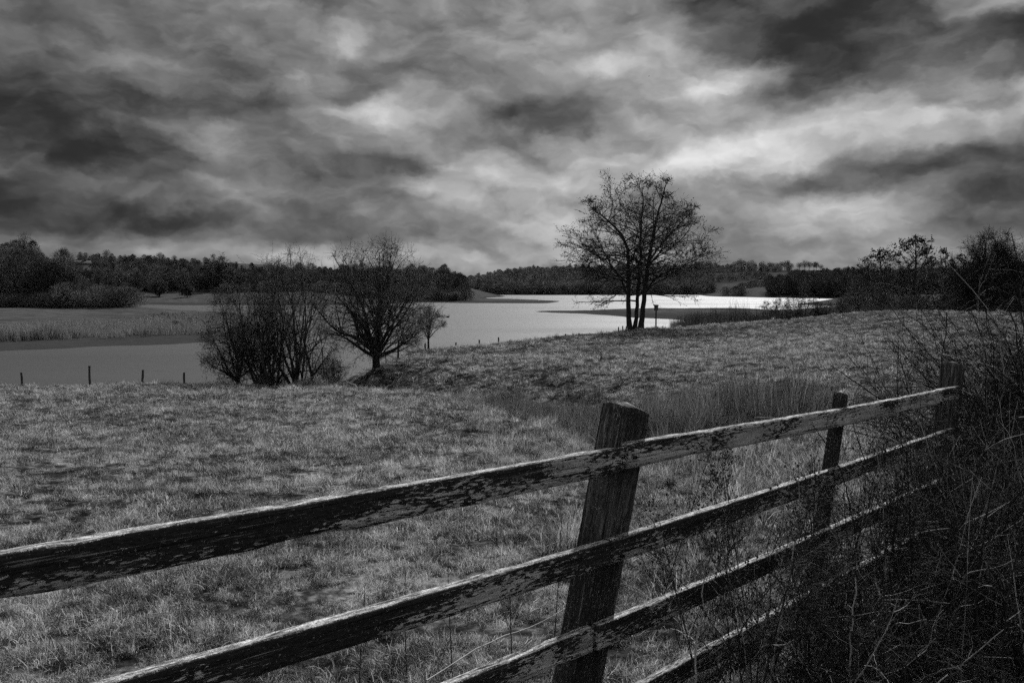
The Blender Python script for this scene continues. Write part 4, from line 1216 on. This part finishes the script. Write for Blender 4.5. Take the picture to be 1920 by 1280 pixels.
    m3 = N('ShaderNodeMix'); m3.data_type = 'RGBA'; L(wear, m3.inputs[0]); L(m2.outputs[2], m3.inputs[6]); L(w3, m3.inputs[7])
    L(m3.outputs[2] if not post else m2.outputs[2], b.inputs['Base Color'])
    bp = N('ShaderNodeBump'); bp.inputs['Strength'].default_value = .9; bp.inputs['Distance'].default_value = .006
    L(ma(cover, -.5, ma(gl, -.8, ma(grain, 1, ma(lich, .6, 0)))), bp.inputs['Height']); L(bp.outputs[0], b.inputs['Normal'])
    return m


M_RAIL, M_POST = fence_material('flaking_rail'), fence_material('weathered_post', True)


def timber(name, length, th, hgt, seed, n=None, jag=.004, round_=.006, bow=.006, sag=0.0):
    """A sawn timber along +X, with eaten edges, splits and a slight bow. Y is thickness, Z height (top at 0)."""
    rg = np.random.default_rng(seed); n = n or max(24, int(length / .025))
    # cross-section, anticlockwise seen from +X
    nz, ny = 7, 4
    sec = []
    for i in range(ny): sec.append((-th / 2 + round_ + (th - 2 * round_) * i / (ny - 1), 0))
    for i in range(nz): sec.append((th / 2, -round_ - (hgt - 2 * round_) * i / (nz - 1)))
    for i in range(ny): sec.append((th / 2 - round_ - (th - 2 * round_) * i / (ny - 1), -hgt))
    for i in range(nz): sec.append((-th / 2, -hgt + round_ + (hgt - 2 * round_) * i / (nz - 1)))
    sec = np.array(sec); k = len(sec)
    x = np.linspace(0, length, n)
    X = np.repeat(x[:, None], k, 1); Yy = np.repeat(sec[None, :, 0], n, 0).copy(); Z = np.repeat(sec[None, :, 1], n, 0).copy()
    o = rg.random() * 90
    edge_t, edge_b = (Z > -round_ * 1.5), (Z < -hgt + round_ * 1.5)
    Z += np.where(edge_t, fbm(X * 9 + o, Yy * 60 + o, 4) * jag * 2.4 - np.clip(vnoise(X * 5 + o, Yy * 25) - .78, 0, 1) * .035, 0)
    Z += np.where(edge_b, fbm(X * 7 + o, Yy * 40 + 3 * o, 4) * jag * 2.2 + np.clip(vnoise(X * 3.3 + 2 * o, Yy * 9) - .74, 0, 1) * .06, 0)
    Yy += fbm(X * 4 + o, Z * 40, 4) * jag * 1.2
    Yy += (np.sin(X / length * math.pi + o) * bow); Z += (np.sin(X / length * math.pi * 1.3 + 2 * o) * bow) - sag * np.sin(X / length * math.pi)
    V = np.stack([X, Yy, Z], -1).reshape(-1, 3)
    i = np.arange(n * k).reshape(n, k); nx = np.roll(i, -1, 1)
    q = np.stack([i[:-1], i[1:], nx[1:], nx[:-1]], -1).reshape(-1, 4)
    c0, c1 = V[:k].mean(0), V[-k:].mean(0)
    V = np.vstack([V, c0, c1]); b = n * k
    t = np.concatenate([[[i[0, j], i[0, (j + 1) % k], b] for j in range(k)], [[i[-1, (j + 1) % k], i[-1, j], b + 1] for j in range(k)]])
    return fast_mesh(name, V, [q, t], False)


def build_fence():
    P1 = np.array([.51, 3.45]); D = unit(np.array([.717, .697])); nrm = np.array([-D[1], D[0]])   # nrm points away from the camera
    LEAN = .28
    root = empty('post_and_rail_fence', (P1[0], P1[1], hz(*P1)))
    tag(root, 'weathered four-rail timber fence with flaking dark paint crossing the foreground', 'fence')
    base = np.array(root.location)

    def place(o, p, ex, ey, ez):
        m = Matrix((ex, ey, ez)).transposed()
        o.rotation_euler = m.to_euler(); o.location = Vector(p) - Vector(base); o.parent = root
    rail_t = .045

    def rail(s0, z0, s1, z1, hgt, seed, name='rail', inset=0.0, sag=0.0):
        a = np.array([*(P1 + D * s0 + nrm * (rail_t / 2 + inset)), z0]); b = np.array([*(P1 + D * s1 + nrm * (rail_t / 2 + inset)), z1])
        ex = unit(b - a); ey = unit(np.cross([0, 0, 1], ex)); ez = np.cross(ex, ey)
        o = link(name, timber('rail', float(np.linalg.norm(b - a)), rail_t, hgt, seed, sag=sag), M_RAIL)
        place(o, a, Vector(ex), Vector(ey), Vector(ez))
        return o
    # posts: s at the height of the top rail, width along the fence, depth, top, foot
    S2, S3 = 2.2, 4.47
    rows = [  # height of the rail's upper edge at s = -3.6, 0, S2, S3; joint offset from the lean
        (-.565, -.690, -.768, -.80, .112), (-.925, -1.086, -1.138, -1.152, .108), (-1.29, -1.441, -1.50, -1.55, .108), (-1.50, -1.80, -1.845, -1.91, .108)]
    for k, (zl, z1, z2, z3, hh) in enumerate(rows):
        sj = -LEAN * (-.69 - z1) * 1.0
        r = rail(-3.6 + sj, zl, sj - .011, z1, hh, 700 + k)
        r['label'] = 'long rail left of the thick post, %s of the four' % ['topmost', 'second', 'third', 'lowest'][k]
        s3 = S3 - LEAN * (-.80 - z3)
        r = rail(sj + .011, z1 + .004, s3, z3, hh, 720 + k, sag=((z1 + z3) / 2 - z2) * .6, inset=.004)
        r['label'] = 'long rail right of the thick post, %s of the four' % ['topmost', 'second', 'third', 'lowest'][k]

    def post(s, w, d, ztop, zrail, seed, label, seg=None):
        ex = unit(np.array([D[0] * LEAN, D[1] * LEAN, 1.0]))
        ez = unit(np.array([D[0], D[1], 0]) - ex * np.dot(ex, [D[0], D[1], 0])); ey = np.cross(ez, ex)
        zb = hz(*(P1 + D * s)) - .45
        c = P1 + D * s + nrm * (rail_t + .004 + d / 2)
        # local X runs up the post, Z along the fence; timber() puts its top face at local Z = 0
        s_b = (zb - zrail) * LEAN
        p = np.array([c[0] + D[0] * s_b, c[1] + D[1] * s_b, zb]) + ez * (w / 2)
        L_ = (ztop - zb) / ex[2]
        me = timber('post', L_, d, w, seed, n=50, jag=.003, round_=.008, bow=.002)
        # worn, slightly domed end grain
        co = np.empty(len(me.vertices) * 3, np.float32); me.vertices.foreach_get('co', co); co = co.reshape(-1, 3)
        top = co[:, 0] > L_ - .06
        co[top, 0] -= (np.abs(co[top, 1]) / d * .03 + np.abs(co[top, 2] + w / 2) / w * .02) * (co[top, 0] - (L_ - .06)) / .06
        co[-1, 0] += .006
        me.vertices.foreach_set('co', co.ravel()); me.update()
        o = link('post', me, M_POST); o['label'] = label
        place(o, p, Vector(ex), Vector(ey), Vector(ez))
    post(.085, .215, .12, -.525, -.69, 760, 'thick square post with a domed lichened top')
    post(S2 + .13, .085, .07, -.665, -.768, 761, 'thin intermediate post')
    post(S3 + .17, .19, .14, -.63, -.80, 762, 'thick post half buried in the hedge')
    # bolts in the joint of the thick post
    for k, (z1, ds) in enumerate([(-.69, 0), (-1.112, -.087), (-1.50, -.166)]):
        tb = Tubes(); p = np.array([*(P1 + D * (ds + .05) - nrm * .004), z1 - .055])
        tb.add(np.stack([p + np.append(nrm * .01, 0), p - np.append(nrm * .004, 0)]) - base, np.array([.009, .008]), 6, .2)
        link('nail', tb.mesh('nail'), M_BARK, root)
    return P1, D, nrm


F_P1, F_D, F_N = build_fence()


# ------------------------------------------------------------------ stock wires behind the fence
# ------------------------------------------------------------------ hedge, brambles and dead weeds on the right
def filled_canes(n, base_fn, len_, r, seed, up, wig, arch, twigs, twig_len, leaf=0, leaf_size=.03, thin=.0016, tone_pale=.12):
    rg = np.random.default_rng(seed); tb, lv = Tubes(), Tubes()
    s = np.array([base_fn(rg) for _ in range(n)])
    az = rg.uniform(0, 6.283, n); d = np.stack([np.cos(az) * (1 - up), np.sin(az) * (1 - up), np.full(n, up)], 1) + rg.normal(size=(n, 3)) * .1
    L_ = rg.uniform(len_[0], len_[1], n)
    P = grow(s, d, L_, 14, wig, -arch, rg); R = taper(rg.uniform(.6, 1.3, n) * r, 14, .35)
    gz = height(P[:, :, 0], P[:, :, 1], False); P[:, :, 2] = np.maximum(P[:, :, 2], gz + .02)
    tone = np.where(rg.random(n) < tone_pale, 1.0, rg.random(n) * .55)
    tb.add(P, R, 5, tone)
    s2, d2, pi, t, rr = spawn(P, R, twigs, .15, 1, (25, 75), 0, rg)
    l2 = rg.uniform(twig_len[0], twig_len[1], len(s2))
    P2 = grow(s2, d2, l2, 6, wig * 1.4, .0, rg); R2 = taper(np.maximum(rr * .5, thin), 6, .45)
    tb.add(P2, R2, 3, np.where(rg.random(len(s2)) < tone_pale, 1.0, rg.random(len(s2)) * .55))
    s3, d3, pi3, t3, r3 = spawn(P2, R2, 4, .2, 1, (30, 80), 0, rg)
    P3 = grow(s3, d3, rg.uniform(.3, 1, len(s3)) * twig_len[0], 3, .15, 0, rg)
    tb.add(P3, taper(np.full(len(s3), thin * .8), 3, .6), 3, rg.random(len(s3)) * .6)
    if leaf:  # added dark quads that keep light out of the tangle
        i = rg.integers(0, len(P2), leaf); j = rg.integers(1, 6, leaf)
        lv.leaves(P2[i, j] + rg.normal(size=(leaf, 3)) * .02, rg.uniform(.5, 1.3, leaf) * leaf_size, rg.random(leaf) * .5)
    return tb, lv


M_FILLER = mat('dark_filler', [(.2, .015), (.8, .045)], 6, attr=.6)  # for the dark filler added inside the thickets to block light


def thicket(name, label, cat, root, **kw):
    t = empty(name, root); tag(t, label, cat)
    tb, lv = filled_canes(**kw)
    for b_, nm, m in ((tb, 'stems', M_DARKTWIG), (lv, 'leaves', M_FILLER)):
        if b_.n:
            b_.v = [v - np.array(root) for v in b_.v]
            link(nm, b_.mesh(name + '_' + nm), m, t)
    return t


def in_area(poly_s, depth):
    """Random spot in fence coordinates: s along the fence, n across it (negative is the camera side)."""
    def f(rg):
        s = rg.uniform(*poly_s); n = rg.uniform(*depth)
        p = F_P1 + F_D * s + F_N * n
        return (p[0], p[1], float(height(p[0], p[1], False)[0]) - .02)
    return f


def gpt(s, n):
    p = F_P1 + F_D * s + F_N * n; return Vector((p[0], p[1], hz(p[0], p[1])))


thicket('hawthorn_hedge', 'dark leafless thorn hedge swallowing the fence at the right edge', 'hedge', gpt(5.2, -.6),
        n=720, base_fn=in_area((5.25, 8.6), (-1.8, .6)), len_=(1.3, 2.7), r=.008, seed=801, up=.72, wig=.16, arch=.045, twigs=20, twig_len=(.15, .55), leaf=6000, leaf_size=.011)
thicket('bramble_thicket', 'tangle of dead brambles and stems in front of the fence at lower right', 'brambles', gpt(2.6, -.9),
        n=330, base_fn=in_area((1.5, 4.6), (-1.9, -.25)), len_=(.6, 1.45), r=.0055, seed=802, up=.74, wig=.11, arch=.05, twigs=14, twig_len=(.12, .5), leaf=3000, leaf_size=.010, tone_pale=.12)
thicket('bramble_patch', 'low dark brambles at the foot of the thick post', 'brambles', gpt(.9, -.6),
        n=150, base_fn=in_area((.45, 1.9), (-1.1, -.12)), len_=(.5, 1.05), r=.004, seed=803, up=.74, wig=.14, arch=.06, twigs=10, twig_len=(.08, .3), leaf=900, leaf_size=.009, tone_pale=.2)

thicket('stalk_stand', 'stand of upright dead stalks among the brambles in front of the thin post', 'dead stalks', gpt(2.2, -.7),
        n=150, base_fn=in_area((.9, 4.2), (-1.8, -.15)), len_=(.5, 1.3), r=.0042, seed=804, up=.9, wig=.045, arch=.0, twigs=4, twig_len=(.06, .22), tone_pale=.4)


def weed(seed, h):
    rg = np.random.default_rng(seed); tb = Tubes()
    P = grow(np.zeros((1, 3)), np.array([[rg.normal() * .12, rg.normal() * .12, 1]]), h, 12, .05, .02, rg); R = taper([.0042], 12, .4)
    tb.add(P, R, 5, .3)
    k = int(rg.integers(9, 16))
    s, d, pi, t, r = spawn(P, R, k, .3, .98, (22, 45), 0, rg)
    P1 = grow(s, d, (1.15 - t) * h * rg.uniform(.3, .6, k), 7, .09, .05, rg); R1 = taper(r * .65, 7, .4); tb.add(P1, R1, 4)
    s, d, pi, t, r = spawn(P1, R1, 6, .3, 1, (25, 55), 0, rg)
    P2 = grow(s, d, rg.uniform(.04, .14, len(s)), 4, .1, .03, rg); tb.add(P2, taper(np.full(len(s), .0014), 4, .7), 3)
    tb.blobs(P2[:, -1], rg.uniform(.003, .007, len(s)))
    i = rg.integers(0, len(P1), 60); tb.blobs(P1[i, rg.integers(2, 7, 60)] + rg.normal(size=(60, 3)) * .008, rg.uniform(.003, .008, 60))
    return tb.mesh('dead_weed')


WEEDS = [weed(850 + i, h) for i, h in enumerate([.95, 1.15, 1.3, 1.0, .8, 1.2])]
for k in range(34):
    s, n = rng.uniform(.1, 2.6), rng.uniform(-.75, -.12)
    if k % 5 == 4: s, n = rng.uniform(.3, 2.8), rng.uniform(.2, .7)
    o = link('dead_weed', WEEDS[k % 6], M_WEED, None, gpt(s, n)); o.rotation_euler = (rng.normal() * .07, rng.normal() * .07, rng.uniform(0, 6.28)); sc = rng.uniform(.75, 1.05); o.scale = (sc, sc, sc)
    tag(o, 'thin dark dead weed stem with branching seed heads along the fence', 'weed', 'dead weeds along the fence right of the thick post')
# bare stems and a long pale bramble cane left of the thick post
for k, (px, Y, h, m, lab) in enumerate([(958, 3.1, .85, M_WEED, 'thin straight dark stem rising past the second rail left of the thick post'), (757, 4.0, .62, M_WEED, 'thin dark stem under the second rail, left one'),
                                        (845, 4.0, .7, M_WEED, 'thin dark stem under the second rail, middle one'), (664, 3.9, .6, M_WEED, 'thin dark stem under the second rail near the frame bottom'), (1040, 4.4, .8, M_WEED, 'thin dark stem just left of the thick post foot')]):
    g = ground_at(px, Y); tb = Tubes(); P = grow(np.zeros((1, 3)), np.array([[.02, 0, 1.]]), h, 9, .03, .02); tb.add(P, taper([.0032], 9, .5), 5, .3)
    s, d, pi, t, r = spawn(P, taper([.0032], 9, .5), 5, .3, 1, (20, 40)); tb.add(grow(s, d, .09, 4, .1, 0), taper(r * .6, 4, .5), 3)
    tag(link('dead_plant', tb.mesh('dead_plant'), m, None, g), lab, 'stem')
g1, g2 = at(800, 1275, 3.3), at(1075, 1130, 4.2)
dead_branch('bramble_cane', [g1, g1.lerp(g2, .35) + Vector((0, 0, .03)), g1.lerp(g2, .7) + Vector((0, 0, -.01)), g2], .0035, 'long pale cane slanting behind the rails to the thick post', M_STRAW, 5, 5)
g = gpt(.75, -.3)
dead_branch('pale_stalk', [g + Vector((0, 0, .1)), g + Vector((.05, .02, .4)), g + Vector((.10, .03, .62)), g + Vector((.12, .03, .8))], .007, 'bright broken stalk standing in the weeds right of the thick post', M_STRAW, 2, 6)
for k, (px, Y, h, dx, lab) in enumerate([(1305, 3.3, .75, .06, 'pale thick stalk rising from the bottom edge left of the brambles'), (1610, 3.3, .8, .03, 'straight pale stalk in the brambles below the hedge'),
                                         (1420, 3.6, .8, .16, 'pale stalk leaning right below the thin post'), (1690, 3.1, .5, .25, 'short bright snapped stalk low in the dark brambles')]):
    g = ground_at(px, Y)
    dead_branch('pale_stalk', [g, g + Vector((dx * .3, 0, h * .4)), g + Vector((dx * .55, .02, h * .7)), g + Vector((dx, .03, h))], .0065, lab, M_STRAW, 2, 20 + k)

o = link('dock_plant', WEEDS[2], M_WEED, None, ground_at(385, 38.6)); o.scale = (1.15, 1.15, .85)
tag(o, 'dark dead dock plant against the water left of the thorn clump', 'plant')
